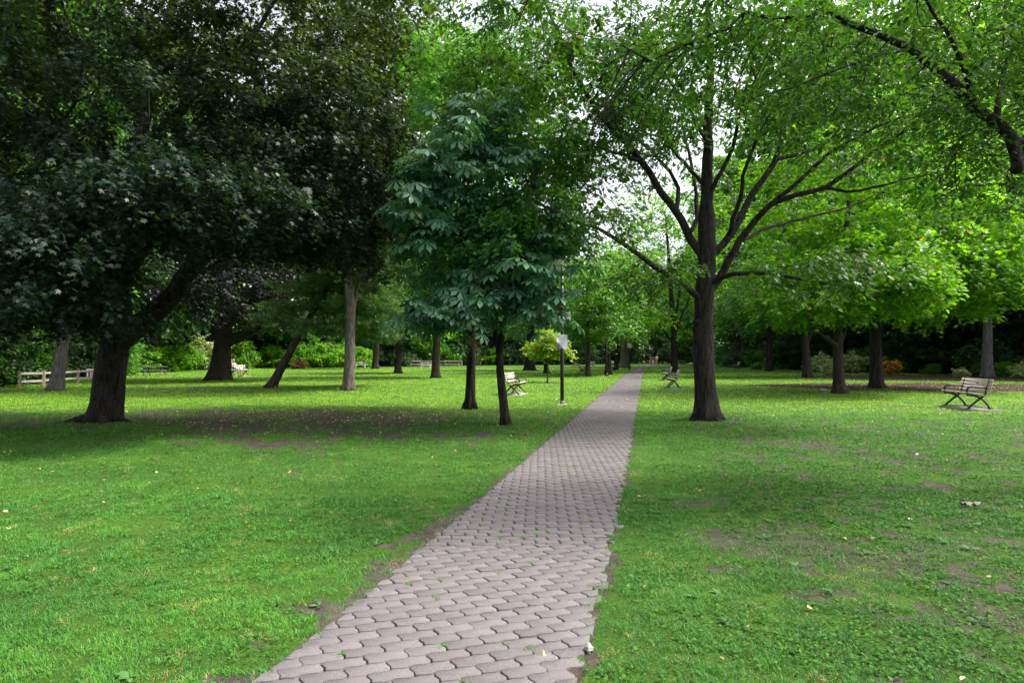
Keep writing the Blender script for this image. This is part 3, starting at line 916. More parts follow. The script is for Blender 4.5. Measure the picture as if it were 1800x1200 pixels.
def hero_trees():
    # --- the big dark maple on the left
    x, y = G(185, 740)
    tr = [(x, y, -.06)] + PL((191, 690, y), (196, 640, y), (203, 595, y), (206, 540, y), (203, 470, y), (216, 380, y), (236, 280, y + .3), (262, 160, y + .5), (300, 20, y), (330, -120, y))
    limbs = [(tr, .365, .05),
             (PL((206, 604, y), (238, 578, y - .1), (276, 546, y - .3), (312, 508, y - .5), (346, 455, y - .8), (392, 380, y - 1), (430, 280, y - 1), (450, 150, y - .6)), .27, .05),
             (PL((203, 560, y), (165, 500, y - 1.2), (110, 445, y - 2.6), (20, 395, y - 3.8), (-80, 360, y - 4)), .16, .03),
             (PL((206, 540, y), (236, 470, y - 1.8), (275, 420, y - 3.6), (310, 395, y - 5)), .13, .03),
             ([(x, y, .1), (x - .4, y - .25, .08), (x - .65, y - .42, .0), (x - .85, y - .5, -.05)], .13, .05), ([(x, y, .1), (x + .2, y - .4, .08), (x + .32, y - .62, .0), (x + .42, y - .75, -.05)], .12, .05),
             ([(x, y, .1), (x + .45, y - .2, .09), (x + .7, y - .25, .02), (x + .95, y - .33, -.05)], .12, .04), ([(x, y, .1), (x - .1, y - .48, .06), (x - .22, y - .66, -.04)], .10, .05),
             (PL((310, 510, y - .5), (380, 440, y), (460, 385, y + .5), (560, 330, y + .6)), .13, .03),
             (PL((216, 380, y), (170, 300, y + .6), (90, 220, y + 1), (0, 130, y + 1)), .15, .03),
             (PL((236, 280, y + .3), (330, 180, y), (420, 90, y - .4), (500, -20, y - .6)), .14, .03)]
    lobes = [Lb(250, 225, 14, 320, 190, 4.2, 235), Lb(610, 300, 14.6, 95, 170, 2.0, 75), Lb(110, 430, 10.8, 250, 105, 1.6, 105), Lb(320, 335, 11, 170, 52, 1.4, 50), Lb(500, 320, 14, 160, 150, 2.4, 95),
             Lb(300, -10, 13.5, 430, 160, 4, 210), Lb(-90, 250, 14, 190, 290, 3, 90), Lb(60, 520, 12.6, 130, 42, 1.2, 42), Lb(480, 400, 13.0, 130, 40, 1.4, 35)]
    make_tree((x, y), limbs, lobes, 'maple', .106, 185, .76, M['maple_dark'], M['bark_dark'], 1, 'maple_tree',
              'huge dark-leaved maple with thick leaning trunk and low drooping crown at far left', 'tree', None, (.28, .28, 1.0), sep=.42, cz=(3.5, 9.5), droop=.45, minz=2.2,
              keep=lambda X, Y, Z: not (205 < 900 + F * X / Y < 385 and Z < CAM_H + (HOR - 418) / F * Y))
    # --- horse chestnut with its slim forked stem
    x, y = G(889, 746)
    limbs = [([(x, y, -.05)] + PL((884, 700, y), (879, 650, y), (878, 612, y), (870, 570, y), (866, 520, y), (860, 440, y), (856, 350, y), (852, 250, y), (846, 190, y)), .105, .015),
             (PL((878, 616, y), (886, 578, y - .1), (893, 530, y - .3), (906, 455, y - .4), (915, 380, y - .3)), .062, .018)]
    lobes = [Lb(850, 440, 14.3, 150, 130, 1.3, 70), Lb(785, 540, 13.0, 85, 34, .9, 34), Lb(922, 488, 13.2, 66, 52, 1.0, 32), Lb(840, 290, 13.6, 115, 70, 1.3, 40), Lb(745, 375, 13.2, 60, 75, .8, 26), Lb(940, 535, 13.0, 50, 22, .6, 10), Lb(975, 390, 13.6, 50, 60, .8, 14), Lb(835, 215, 13.9, 90, 45, 1.0, 22), Lb(765, 300, 13.4, 45, 60, .7, 14)]
    make_tree((x, y), limbs, lobes, 'palmate', .265, 8, .48, M['chestnut'], M['bark_dark'], 2, 'chestnut_tree',
              'young horse chestnut with slim forked trunk and large drooping fingered leaves beside the path', 'tree', None, (.5, .14, 2.0), sep=.3, droop=.45, tip=.006, twigs=4, tilt=.3, minz=1.9)
    # --- oak just behind it
    x, y = G(825, 719)
    limbs = [([(x, y, -.05)] + PL((827, 680, y), (828, 640, y), (829, 590, y), (833, 520, y), (838, 430, y), (842, 330, y), (840, 220, y), (836, 110, y)), .145, .025)]
    lobes = [Lb(855, 290, 18.2, 140, 210, 2.2, 170), Lb(860, 415, 13.7, 72, 85, 1.0, 44), Lb(825, 140, 19, 125, 100, 2.0, 110), Lb(950, 250, 18.5, 90, 130, 1.8, 50), Lb(800, 480, 17, 60, 50, 1, 20)]
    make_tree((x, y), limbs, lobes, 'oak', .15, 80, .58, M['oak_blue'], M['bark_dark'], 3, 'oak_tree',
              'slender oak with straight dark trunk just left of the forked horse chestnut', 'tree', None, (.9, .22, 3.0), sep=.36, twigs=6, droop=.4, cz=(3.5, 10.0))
    # --- the oak on the right of the path, with its spreading limbs
    x, y = G(1240, 738)
    t = [(x, y, -.06)] + PL((1240, 700, y), (1237, 640, y), (1236, 590, y), (1238, 530, y), (1240, 490, y), (1243, 440, y), (1242, 380, y), (1243, 300, y), (1244, 220, y), (1248, 140, y), (1245, 40, y), (1240, -70, y))
    limbs = [(t[:8], .262, .20), (t[7:], .155, .03),
             (PL((1236, 528, y), (1215, 510, y - .3), (1178, 488, y - .8), (1110, 438, y - 1.6), (1050, 402, y - 2.2), (985, 375, y - 2.6), (930, 345, y - 2.8)), .085, .02),
             (PL((1240, 458, y), (1212, 420, y), (1198, 388, y - .1), (1164, 338, y - .2), (1128, 284, y - .4), (1085, 236, y - .5), (1050, 196, y - .6), (1015, 140, y - .6), (985, 70, y - .6), (950, -10, y - .6)), .105, .02),
             (PL((1188, 372, y), (1192, 330, y + .5), (1165, 288, y + .9), (1120, 245, y + 1.3), (1080, 225, y + 1.6), (1010, 215, y + 1.9)), .06, .015),
             (PL((1240, 520, y), (1263, 490, y), (1300, 424, y - .2), (1335, 378, y - .4), (1380, 348, y - .6), (1450, 330, y - .9), (1510, 286, y - 1.2), (1600, 222, y - 1.6), (1690, 150, y - 1.9)), .11, .015),
             (PL((1245, 450, y), (1280, 418, y + .2), (1325, 338, y + .4), (1362, 286, y + .5), (1374, 240, y + .6), (1392, 175, y + .7), (1425, 95, y + .8), (1450, 20, y + .8), (1460, -60, y + .8)), .10, .02),
             (PL((1366, 280, y + .5), (1430, 262, y + .8), (1500, 222, y + 1.2), (1560, 180, y + 1.6), (1640, 130, y + 2)), .055, .012),
             (PL((1330, 384, y - .4), (1400, 322, y - 1), (1470, 262, y - 1.6), (1560, 215, y - 2), (1640, 190, y - 2.2)), .06, .012),
             (PL((1243, 500, y), (1290, 482, y - .6), (1345, 481, y - 1.2), (1420, 492, y - 1.8), (1480, 503, y - 2.2), (1545, 520, y - 2.5)), .07, .012),
             (PL((1243, 350, y), (1262, 312, y - .3), (1286, 262, y - .6), (1300, 200, y - .9), (1318, 130, y - 1.1), (1330, 40, y - 1.3)), .06, .015),
             (PL((1243, 330, y), (1215, 300, y + .5), (1180, 260, y + 1), (1150, 200, y + 1.4), (1130, 120, y + 1.8)), .055, .012),
             (PL((1212, 420, y), (1225, 370, y + .6), (1218, 300, y + 1.2), (1200, 220, y + 1.8), (1190, 130, y + 2.2), (1185, 30, y + 2.4)), .06, .015),
             (PL((1300, 424, y - .2), (1350, 400, y + .5), (1420, 382, y + 1.1), (1500, 360, y + 1.6), (1590, 318, y + 2)), .05, .012),
             (PL((1280, 418, y + .2), (1300, 350, y - .5), (1312, 290, y - 1.1), (1345, 215, y - 1.6), (1390, 140, y - 2), (1440, 60, y - 2.2)), .06, .015),
             (PL((1128, 284, y - .4), (1060, 262, y - .9), (990, 245, y - 1.3), (915, 250, y - 1.6)), .045, .01),
             (PL((1085, 236, y - .5), (1080, 170, y - 1), (1100, 100, y - 1.5), (1110, 20, y - 1.8)), .045, .01),
             (PL((1450, 330, y - .9), (1510, 335, y - 1.6), (1580, 318, y - 2.2), (1660, 300, y - 2.6)), .04, .01),
             (PL((1238, 566, y), (1228, 566, y - .1), (1221, 567, y - .13)), .115, .075),
             ([(x, y, .1), (x - .3, y - .15, .04), (x - .5, y - .24, -.05)], .08, .04), ([(x, y, .1), (x + .2, y - .28, .04), (x + .32, y - .44, -.05)], .08, .04),
             ([(x, y, .1), (x + .36, y + .05, .04), (x + .56, y + .1, -.05)], .08, .04),
             (PL((1244, 250, y), (1210, 190, y - .8), (1160, 120, y - 1.5), (1110, 60, y - 2)), .055, .012),
             (PL((1374, 240, y + .6), (1340, 200, y + .2), (1330, 150, y - .2), (1310, 60, y - .5)), .045, .012)]
    lobes = [Lb(985, 190, 15, 190, 160, 3.2, 120), Lb(1000, 385, 13.4, 105, 55, 1.4, 34), Lb(1230, -40, 15.5, 430, 120, 4.5, 190), Lb(1540, 190, 15.3, 190, 130, 3.2, 110), Lb(900, 60, 15.5, 120, 110, 2.5, 50),
             Lb(1450, 480, 13.4, 130, 40, 1.3, 26), Lb(1230, 250, 17.5, 190, 150, 2, 52), Lb(1150, 470, 14, 60, 40, 1, 10), Lb(1100, 130, 14, 120, 90, 2, 40), Lb(1130, 215, 15, 95, 60, 2, 36), Lb(1010, 285, 14.6, 70, 50, 1.5, 20), Lb(1380, 130, 14, 120, 90, 2, 40)]
    make_tree((x, y), limbs, lobes, 'oak', .135, 78, .66, M['oak_mid'], M['bark_dark'], 4, 'oak_tree',
              'tall spreading oak with bare forking limbs standing alone right of the brick path', 'tree', None, (.85, .30, 4.0), sep=.4, droop=.4, twigs=5, tip=.007)
    # --- limb of a tree that stands just outside on the right
    Y = 7.0
    limbs = [([(7.9, 7.6, -.06), (7.85, 7.6, 1.2), (7.75, 7.55, 2.4), (7.6, 7.5, 3.4), (7.65, 7.6, 4.6), (7.9, 7.9, 6.5)], .24, .10),
             ([(7.6, 7.5, 3.3)] + PL((1905, 282, 7.35), (1790, 252, 7.2), (1752, 214, 7.1), (1712, 186, 7.05), (1682, 152, 7), (1640, 114, 6.95), (1600, 86, 6.9), (1545, 62, 6.85), (1492, 40, 6.8), (1452, 14, 6.8), (1412, 27, 6.7), (1352, 31, 6.65)), .098, .020, ),
             (PL((1352, 31, 6.65), (1308, 24, 6.6), (1286, 44, 6.6), (1262, 60, 6.55), (1205, 78, 6.5), (1142, 106, 6.5), (1090, 76, 6.5), (1040, 68, 6.4), (960, 40, 6.4)), .022, .005),
             (PL((1600, 86, 6.9), (1540, 100, 6.6), (1470, 120, 6.3), (1400, 150, 6.1), (1330, 170, 6)), .022, .005),
             (PL((1712, 186, 7.05), (1690, 100, 6.8), (1640, 20, 6.5), (1600, -60, 6.4)), .035, .008),
             (PL((1752, 214, 7.1), (1760, 130, 7.4), (1800, 40, 7.6)), .04, .01),
             (PL((1780, 245, 7.2), (1790, 285, 7.05), (1786, 300, 7.0)), .072, .06)]
    rb = random.Random(14)
    for k in range(34):
        u0 = rb.uniform(1080, 1640); v0 = float(np.interp(u0, [1080, 1140, 1270, 1350, 1450, 1600, 1640], [76, 106, 55, 31, 14, 86, 114])); y0 = float(np.interp(u0, [1080, 1450, 1640], [6.5, 6.8, 6.95]))
        L = rb.uniform(90, 230); dx = -rb.uniform(.15, .95) * L; dy = rb.uniform(-.4, .5)
        limbs.append((PL((u0, v0, y0), (u0 + dx * .35, v0 + L * .22, y0 + dy * .4), (u0 + dx * .75, v0 + L * .6, y0 + dy * .8), (u0 + dx, v0 + L * 1.05, y0 + dy)), rb.uniform(.007, .013), .003))
    lobes = [Lb(1590, 160, 7.3, 210, 115, 1.3, 100), Lb(1745, 120, 7.4, 120, 150, 1.3, 100), Lb(1290, 105, 6.8, 200, 85, 1.1, 80), Lb(1715, 310, 7.8, 95, 80, .9, 30), Lb(1480, -50, 7, 380, 80, 1.4, 110), Lb(1450, 190, 6.5, 110, 50, .7, 20), ((10.5, 6.5, 8.2), (4.8, 5.0, 2.2), 150), ((14.5, 11.0, 8.0), (4.5, 4.5, 2.4), 120)]  # last two lobes are out of view, added to shade the right lawn
    make_tree((7.9, 7.6), limbs, lobes, 'simple', .078, 42, .42, M['honey'], M['bark_dark'], 5, 'locust_tree',
              'fine-leaved tree reaching in at the top right with one bent limb and cut stub', 'tree', None, (.6, .3, 5.0), sep=.22, droop=.5, twigs=6, tip=.0035, sag=-.05, minz=3.0, tilt=.4, step=.25)

def lawn_tree(u, v, wpx, path_px, lobes, leaf, size, per, crad, lm, bm, seed, name, label, group=None, limbs=(), Y=None, flare=None, **kw):
    if Y is None: x, y = G(u, v)
    else: x, y = (u - 900) / F * Y, Y
    r = wpx / F * y / 2
    pts = [(x, y, -.08)] + [P(a, b, y) for a, b in path_px]
    LM = [(pts, r, r * .25)]
    for (q, r0, r1) in limbs: LM.append(([P(a, b, y + dy) for a, b, dy in q], r0 / F * y / 2, r1 / F * y / 2))
    lb = [Lb(a, b, y + dy, ru, rv, rY, n) for (a, b, dy, ru, rv, rY, n) in lobes]
    return make_tree((x, y), LM, lb, leaf, size, per, crad, M[lm], M[bm], seed, name, label, 'tree', group, flare or (.6, r * 1.1, seed * 1.0), **kw)

def lawn_trees():
    g = 'trees scattered on the lawn'
    lawn_tree(98, 686, 22, [(105, 640), (113, 590), (122, 545), (132, 490), (140, 400), (150, 300)],
              [(130, 420, 0, 150, 110, 4, 120), (60, 330, 3, 160, 120, 4, 100)], 'far', .19, 70, 1.0, 'deep', 'bark_grey', 12, 'maple_tree',
              'leaning grey-brown trunk in front of the rail fence at the left edge', g)
    lawn_tree(386, 668, 32, [(389, 640), (391, 610), (394, 585), (398, 540), (405, 470), (415, 380), (420, 280)],
              [(410, 500, -2, 110, 75, 5, 150), (430, 400, 0, 140, 110, 5, 150), (330, 440, 0, 90, 70, 4, 70), (490, 540, -1, 60, 45, 3, 40)], 'far', .21, 80, 1.1, 'maple_purple', 'bark', 13, 'maple_tree',
              'stout dark-leaved maple with thick flared trunk, a person on a bench at its side', g,
              limbs=[([(397, 600, 0), (425, 590, -.4), (450, 575, -.8), (490, 545, -1)], 22, 6)], minz=2.5)
    lawn_tree(475, 681, 16, [(490, 655), (508, 622), (524, 592), (540, 565), (560, 530), (585, 490), (610, 440)],
              [(600, 572, -1, 80, 16, 2.6, 40), (560, 540, 1, 90, 18, 2.6, 40), (640, 540, 0, 80, 16, 2.6, 34), (590, 500, 0, 100, 25, 2.6, 50), (660, 585, 1, 60, 14, 2.4, 24), (500, 560, 1, 50, 16, 2, 16), (610, 440, 0, 90, 30, 2.4, 34)],
              'needle', .26, 90, .75, 'pine', 'bark', 14, 'pine_tree', 'soft-needled pine with a strongly slanting dark trunk', g, flat=.2, droop=.15, up=1.0, tilt=.9, sag=0, inner=.1)
    lawn_tree(612, 686, 20, [(614, 650), (615, 610), (616, 570), (617, 540), (612, 490), (608, 420), (610, 320), (615, 200)],
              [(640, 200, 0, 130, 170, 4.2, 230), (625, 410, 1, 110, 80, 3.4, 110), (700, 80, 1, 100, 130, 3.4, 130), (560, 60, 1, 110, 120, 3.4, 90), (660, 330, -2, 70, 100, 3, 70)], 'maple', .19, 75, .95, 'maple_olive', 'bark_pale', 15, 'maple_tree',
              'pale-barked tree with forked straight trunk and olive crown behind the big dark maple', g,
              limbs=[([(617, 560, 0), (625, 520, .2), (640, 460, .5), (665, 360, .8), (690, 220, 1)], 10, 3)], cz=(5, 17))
    lawn_tree(660, 648, 11, [(660, 630), (662, 610), (660, 590), (658, 540), (655, 480)],
              [(660, 545, 0, 55, 40, 4, 60), (655, 490, 0, 65, 50, 4, 60)], 'far', .30, 60, 1.5, 'mid', 'bark', 16, 'maple_tree', 'small far lawn tree with dark trunk left of the white picnic table', g)
    lawn_tree(700, 656, 12, [(700, 640), (702, 620), (701, 600), (700, 560), (700, 500)],
              [(705, 555, 0, 60, 40, 3.6, 70), (700, 490, 0, 70, 60, 4, 70)], 'far', .26, 60, 1.3, 'mid', 'bark', 17, 'maple_tree', 'lawn tree with upward forking dark trunk near the far rail fence', g,
              limbs=[([(702, 622, 0), (694, 600, .3), (685, 580, .5)], 7, 3), ([(702, 620, 0), (711, 600, -.3), (722, 582, -.5)], 7, 3)])
    lawn_tree(766, 664, 14, [(766, 640), (767, 615), (768, 590), (768, 540), (770, 470), (775, 350), (780, 220)],
              [(768, 530, 0, 60, 50, 3.6, 70), (775, 450, 0, 80, 70, 3.6, 80), (790, 280, 0, 105, 150, 4.5, 150), (800, 130, 0, 90, 80, 4, 70)], 'far', .25, 66, 1.25, 'bright', 'bark', 18, 'maple_tree', 'brown-trunked tree in front of the pale picnic table left of the horse chestnut', g)
    lawn_tree(931, 651, 17, [(931, 640), (930, 620), (932, 595), (935, 540), (935, 470)],
              [(925, 560, 0, 65, 40, 5, 70), (935, 480, 0, 80, 60, 5, 80)], 'far', .28, 60, 1.5, 'mid', 'bark_dark', 19, 'maple_tree', 'thick black-looking trunk left of the yellow-green sapling', g)
    lawn_tree(960, 656, 9, [(960, 640), (961, 620), (961, 600), (962, 550), (962, 490)],
              [(975, 540, 0, 45, 40, 3.6, 50), (965, 480, 0, 60, 50, 3.6, 60)], 'far', .26, 60, 1.3, 'mid', 'bark_dark', 20, 'maple_tree', 'narrow dark trunk directly behind the yellow-green sapling', g)
    lawn_tree(962, 672, 3.2, [(963, 650), (963, 625), (964, 605), (965, 585), (968, 570)],
              [(960, 604, 0, 32, 26, 1.1, 42), (985, 610, -.3, 16, 16, .6, 12), (940, 618, 0, 12, 12, .5, 8)], 'maple', .20, 40, .5, 'yellow', 'bark_pale', 21, 'sapling',
              'yellow-green sapling on a thin pale stem behind the sign post', None, minz=1.2, sep=.2, tip=.006, flare=(.3, .1, 1))
    lawn_tree(1033, 661, 9, [(1033, 645), (1034, 625), (1034, 605), (1033, 570), (1032, 500)],
              [(1030, 570, 0, 60, 34, 3, 66), (1030, 500, 0, 75, 55, 3.2, 80)], 'far', .22, 66, 1.15, 'mid', 'bark', 22, 'maple_tree', 'young tree with slim trunk right beside a dark bench left of the path', g)
    lawn_tree(1069, 658, 11, [(1069, 640), (1069, 620), (1068, 600), (1066, 560), (1065, 480)],
              [(1070, 560, 0, 50, 36, 3, 60), (1065, 480, 0, 65, 60, 3.4, 70)], 'far', .24, 60, 1.2, 'mid', 'bark', 23, 'maple_tree', 'brown lawn trunk behind a thin black post left of the path', g)
    lawn_tree(1083, 650, 8, [(1083, 640), (1083, 625), (1084, 605), (1084, 570), (1085, 500)],
              [(1090, 560, 0, 40, 34, 3.6, 50), (1088, 490, 0, 50, 50, 4, 60)], 'far', .28, 56, 1.4, 'bright', 'bark_dark', 24, 'maple_tree', 'thin black trunk between two brown trunks left of the path', g)
    lawn_tree(1098, 646, 15, [(1098, 635), (1098, 620), (1098, 605), (1097, 570), (1095, 490)],
              [(1110, 565, 0, 40, 30, 5, 60), (1100, 480, 0, 60, 60, 6, 80)], 'far', .32, 60, 1.7, 'bright', 'bark_pale', 25, 'maple_tree', 'wide pale-sided trunk closest to the far end of the path on its left', g)
    lawn_tree(1185, 654, 12, [(1185, 635), (1185, 610), (1185, 590), (1183, 560), (1180, 520), (1176, 460), (1170, 380)],
              [(1120, 470, 0, 85, 65, 5, 90), (1190, 400, 0, 110, 80, 6, 110), (1250, 500, 0, 60, 60, 5, 60), (1140, 560, -1, 40, 22, 3, 22)], 'far', .25, 58, 1.35, 'bright', 'bark_dark', 26, 'maple_tree',
              'upright many-limbed tree behind two benches right of the path', g,
              limbs=[([(1185, 605, 0), (1170, 585, -.5), (1150, 560, -1), (1120, 535, -1.5)], 5, 2), ([(1185, 592, 0), (1196, 560, .5), (1212, 525, 1)], 6, 2), ([(1184, 570, 0), (1192, 530, 0), (1197, 480, 0)], 6, 2)])
    # right-hand trees
    lawn_tree(1475, 691, 19, [(1474, 650), (1473, 615), (1473, 590), (1476, 540), (1482, 470), (1490, 380), (1500, 280)],
              [(1480, 470, 0, 170, 75, 3.8, 150), (1500, 320, .5, 200, 140, 4.4, 210), (1420, 530, -1, 90, 35, 2.2, 50), (1570, 500, -1, 100, 50, 2.5, 60)], 'maple', .19, 80, .85, 'bright', 'bark', 27, 'maple_tree',
              'bright-leaved maple with low side limb, nearest trunk on the mulch left of the right bench', g,
              limbs=[([(1473, 612, 0), (1462, 600, -.3), (1445, 588, -.6), (1425, 570, -1)], 9, 3), ([(1474, 608, 0), (1484, 585, .3), (1492, 550, .6)], 9, 3)])
    lawn_tree(1540, 681, 21, [(1540, 650), (1539, 615), (1538, 585), (1536, 540), (1540, 470), (1548, 380), (1560, 260)],
              [(1600, 480, 0, 150, 70, 4, 130), (1590, 320, 0, 220, 150, 5, 220), (1690, 430, -1, 110, 80, 3.5, 100), (1660, 520, -2, 90, 40, 2.5, 50), (1740, 500, -3, 80, 40, 2.5, 40)], 'maple', .21, 80, .95, 'bright', 'bark_dark', 28, 'maple_tree',
              'dark straight trunk under bright leaves, in front of the orange flowers', g)
    lawn_tree(1418, 663, 15, [(1418, 640), (1416, 615), (1414, 590), (1411, 550), (1408, 480), (1405, 400)],
              [(1400, 525, 0, 110, 45, 4.5, 120), (1400, 430, 0, 130, 80, 5, 130), (1320, 540, 0, 60, 40, 4, 50)], 'far', .22, 75, 1.1, 'mid', 'bark', 29, 'maple_tree',
              'dark trunk forking low in front of the black hollow under the far shrubs', g,
              limbs=[([(1416, 605, 0), (1423, 590, .2), (1428, 570, .4)], 9, 4)])
    lawn_tree(1352, 652, 11, [(1352, 635), (1352, 615), (1353, 590), (1353, 550), (1352, 480)],
              [(1350, 540, 0, 70, 45, 4.5, 80), (1345, 460, 0, 90, 70, 5, 80)], 'far', .27, 66, 1.35, 'deep', 'bark_dark', 30, 'maple_tree', 'slim dark trunk at the left end of the black hollow under the far shrubs', g)
    lawn_tree(1735, 648, 18, [(1735, 620), (1736, 595), (1736, 560), (1735, 500), (1730, 400)],
              [(1740, 470, 0, 110, 60, 5, 90), (1700, 350, 0, 130, 80, 6, 100)], 'far', .26, 66, 1.3, 'maple_purple', 'bark_grey', 31, 'maple_tree', 'grey-lilac bare trunk rising from the mulch behind the right bench', g, Y=47)
    lawn_tree(1568, 640, 9, [(1568, 620), (1567, 590), (1566, 540), (1565, 480)],
              [(1570, 500, 0, 80, 50, 4, 70)], 'far', .28, 60, 1.4, 'deep', 'bark_pale', 32, 'maple_tree', 'thin pale trunk rising behind the orange flowers', g, Y=66)

VAR = {}
def variant(key, h, lobes, leaf, size, per, crad, lm, bm, r, seed, **kw):
    rg = np.random.default_rng(seed)
    limbs = [straight_trunk(0, 0, h * .8, r, (.4, .2), .2, seed)]
    VAR[key] = make_tree((0, 0), limbs, lobes, leaf, size, per, crad, M[lm], M[bm], seed, link_it=False, flare=(.6, .5, seed * 1.0), tip=.014, step=1.0, **kw)

def wood():
    variant('mid', 17, [((0, 0, 10.5), (5.2, 5.2, 6.2), 150), ((1, -1, 4.2), (4.2, 4.2, 2.2), 55)], 'far', .34, 80, 1.35, 'mid', 'bark', .32, 101)
    variant('bright', 15, [((0, 0, 9.5), (5.0, 5.0, 5.6), 140), ((-1, 0, 4.0), (4.4, 4.2, 2.2), 60)], 'far', .34, 80, 1.35, 'bright', 'bark', .28, 102)
    variant('deep', 19, [((0, 0, 11.5), (5.4, 5.4, 7.2), 170), ((0, 1, 4.2), (4.4, 4.4, 2.6), 60)], 'far', .34, 85, 1.4, 'deep', 'bark_dark', .36, 103)
    variant('dark', 13, [((0, 0, 8.5), (4.4, 4.4, 4.6), 110), ((0, 0, 3.6), (3.4, 3.4, 1.8), 34)], 'far', .30, 80, 1.25, 'maple_purple', 'bark_dark', .28, 104)
    variant('yew', 8, [((0, 0, 4.2), (3.4, 3.4, 4.2), 120)], 'needle', .42, 80, 1.1, 'yew', 'bark_dark', .2, 105, minz=.4)
    for k, lm, s in (('shrub_mid', 'mid', 111), ('shrub_bright', 'bright', 112), ('shrub_deep', 'deep', 113), ('shrub_pale', 'pale', 114), ('shrub_rust', 'rust', 115)):
        rg = np.random.default_rng(s)
        limbs = [([(0, 0, -.05), (.1, 0, .5), (0, .1, 1.2)], .06, .02), ([(0, 0, .1), (.5, .2, .7), (.8, .3, 1.3)], .04, .012), ([(0, 0, .1), (-.5, -.2, .7), (-.8, .1, 1.3)], .04, .012)]
        VAR[k] = make_tree((0, 0), limbs, [((0, 0, 1.25), (1.7, 1.7, 1.2), 60), ((.4, -.3, .7), (1.9, 1.6, .6), 26)], 'far', .17, 60, .62, M[lm], M['bark_dark'], s, link_it=False, flare=None, minz=.2, tip=.006, sep=.3, inner=.35)
    for k, lm, s in (('hedge_deep', 'deep', 131), ('hedge_mid', 'mid', 132)):
        VAR[k] = make_tree((0, 0), [([(0, 0, -.05), (.1, 0, 1.5), (0, .1, 4.2)], .08, .02), ([(0, 0, .1), (.8, .2, 1.2), (1.2, .3, 3.3)], .05, .012), ([(0, 0, .1), (-.8, -.2, 1.2), (-1.2, .1, 3.3)], .05, .012)],
                           [((0, 0, 3.0), (2.6, 2.4, 3.0), 190), ((0, 0, .9), (2.6, 2.4, .9), 70)], 'far', .155, 90, .62, M[lm], M['bark_dark'], s, link_it=False, flare=None, minz=.2, tip=.006, sep=.35, inner=.5)
    VAR['flower'] = make_tree((0, 0), [([(0, 0, -.05), (.1, 0, .5), (0, .1, 1.1)], .05, .02)], [((0, 0, 1.0), (1.5, 1.2, .95), 60)], 'far', .16, 46, .45, M['orange'], M['bark_dark'], 120, link_it=False, flare=None, minz=.2, tip=.006, sep=.25, inner=.5)
    rr = random.Random(77)
    INFO = {'mid': ('tree', 'mid-green broadleaf tree merging into the wood that closes the lawn', 'mid-green trees of the wood'),
            'bright': ('tree', 'bright yellow-green broadleaf tree in the wood behind the lawn', 'bright green trees of the wood'),
            'deep': ('tree', 'tall deep-green tree in the dense wood behind the lawn', 'deep green trees of the wood'),
            'dark': ('tree', 'purple-black leaved tree among the green trees of the wood', 'dark-leaved trees of the wood'),
            'yew': ('yew_tree', 'blackish evergreen filling the shade at the foot of the wood', 'dark evergreens at the foot of the wood'),
            'shrub_mid': ('shrub', 'mid-green leafy shrub at the edge of the lawn under the trees', 'mid-green shrubs along the wood'),
            'shrub_bright': ('shrub', 'light yellow-green shrub in the border below the wood', 'light green shrubs along the wood'),
            'shrub_deep': ('shrub', 'deep-green shrub in the shady border below the wood', 'deep green shrubs along the wood'),
            'shrub_pale': ('shrub', 'whitish-green variegated shrub in the border', 'pale shrubs along the wood'),
            'shrub_rust': ('shrub', 'rusty red-brown low shrub in the border left of the pale forked trunk', 'rust-coloured shrubs'),
            'hedge_deep': ('shrub', 'tall deep-green leafy shrub towering behind the rail fence', 'tall shrubs behind the rail fence'),
            'hedge_mid': ('shrub', 'tall mid-green leafy shrub behind the rail fence', 'tall shrubs behind the rail fence'),
            'flower': ('flower_shrub', 'shrub with bright orange flowers beside the dark straight trunk', 'orange flower shrubs')}
    def put(key, x, y, s=1.0, sz=None, label=None, group=True):
        nm, lb, gr = INFO[key]
        e = empty(nm, (x, y, 0), rr.random() * 6.28, label or lb, 'shrub' if 'shrub' in nm else 'tree', gr if group else None)
        link('trunk' if 'shrub' not in nm else 'stems', VAR[key][0], e); link('crown' if 'shrub' not in nm else 'foliage', VAR[key][1], e)
        e.scale = (s, s, sz or s)
        return e
    def edge(u):
        return float(np.interp(u, [-500, -100, 0, 80, 170, 260, 350, 480, 620, 760, 880, 1000, 1110, 1145, 1200, 1290, 1380, 1460, 1560, 1680, 1800, 2300],
                               [24, 31, 35, 42, 52, 62, 76, 84, 92, 108, 116, 118, 135, 150, 128, 96, 76, 68, 62, 56, 50, 34]))
    # rows of trees round the lawn
    for row, (dd, sp) in enumerate(((5, 7.0), (13, 7.5), (24, 9.0))):
        u = -480
        while u < 2250:
            Y = edge(u) + dd + rr.uniform(-2.0, 2.5)
            x = (u - 900) / F * Y
            if u < 560: key = rr.choice(['mid', 'deep', 'bright', 'deep', 'mid'])
            elif u < 1250: key = rr.choice(['mid', 'bright', 'mid', 'deep', 'bright'])
            else: key = rr.choice(['mid', 'bright', 'deep', 'mid', 'bright', 'dark' if row == 0 else 'mid'])
            s = rr.uniform(.85, 1.2)
            s *= 1.22 if 930 < u < 1125 else 1.25 if u <= 930 else 1.4 if u > 1250 else 1.15
            if u > 1380 or u < 560: s *= 1.12
            tall = 1.45 if u > 1200 else 1.35 if u < 930 else 1.1
            if not (1128 < u < 1166 and row == 0): put(key, x, Y, s, s * tall)
            u += sp * rr.uniform(.8, 1.25) * F / Y
    # undergrowth along the edge
    u = -420
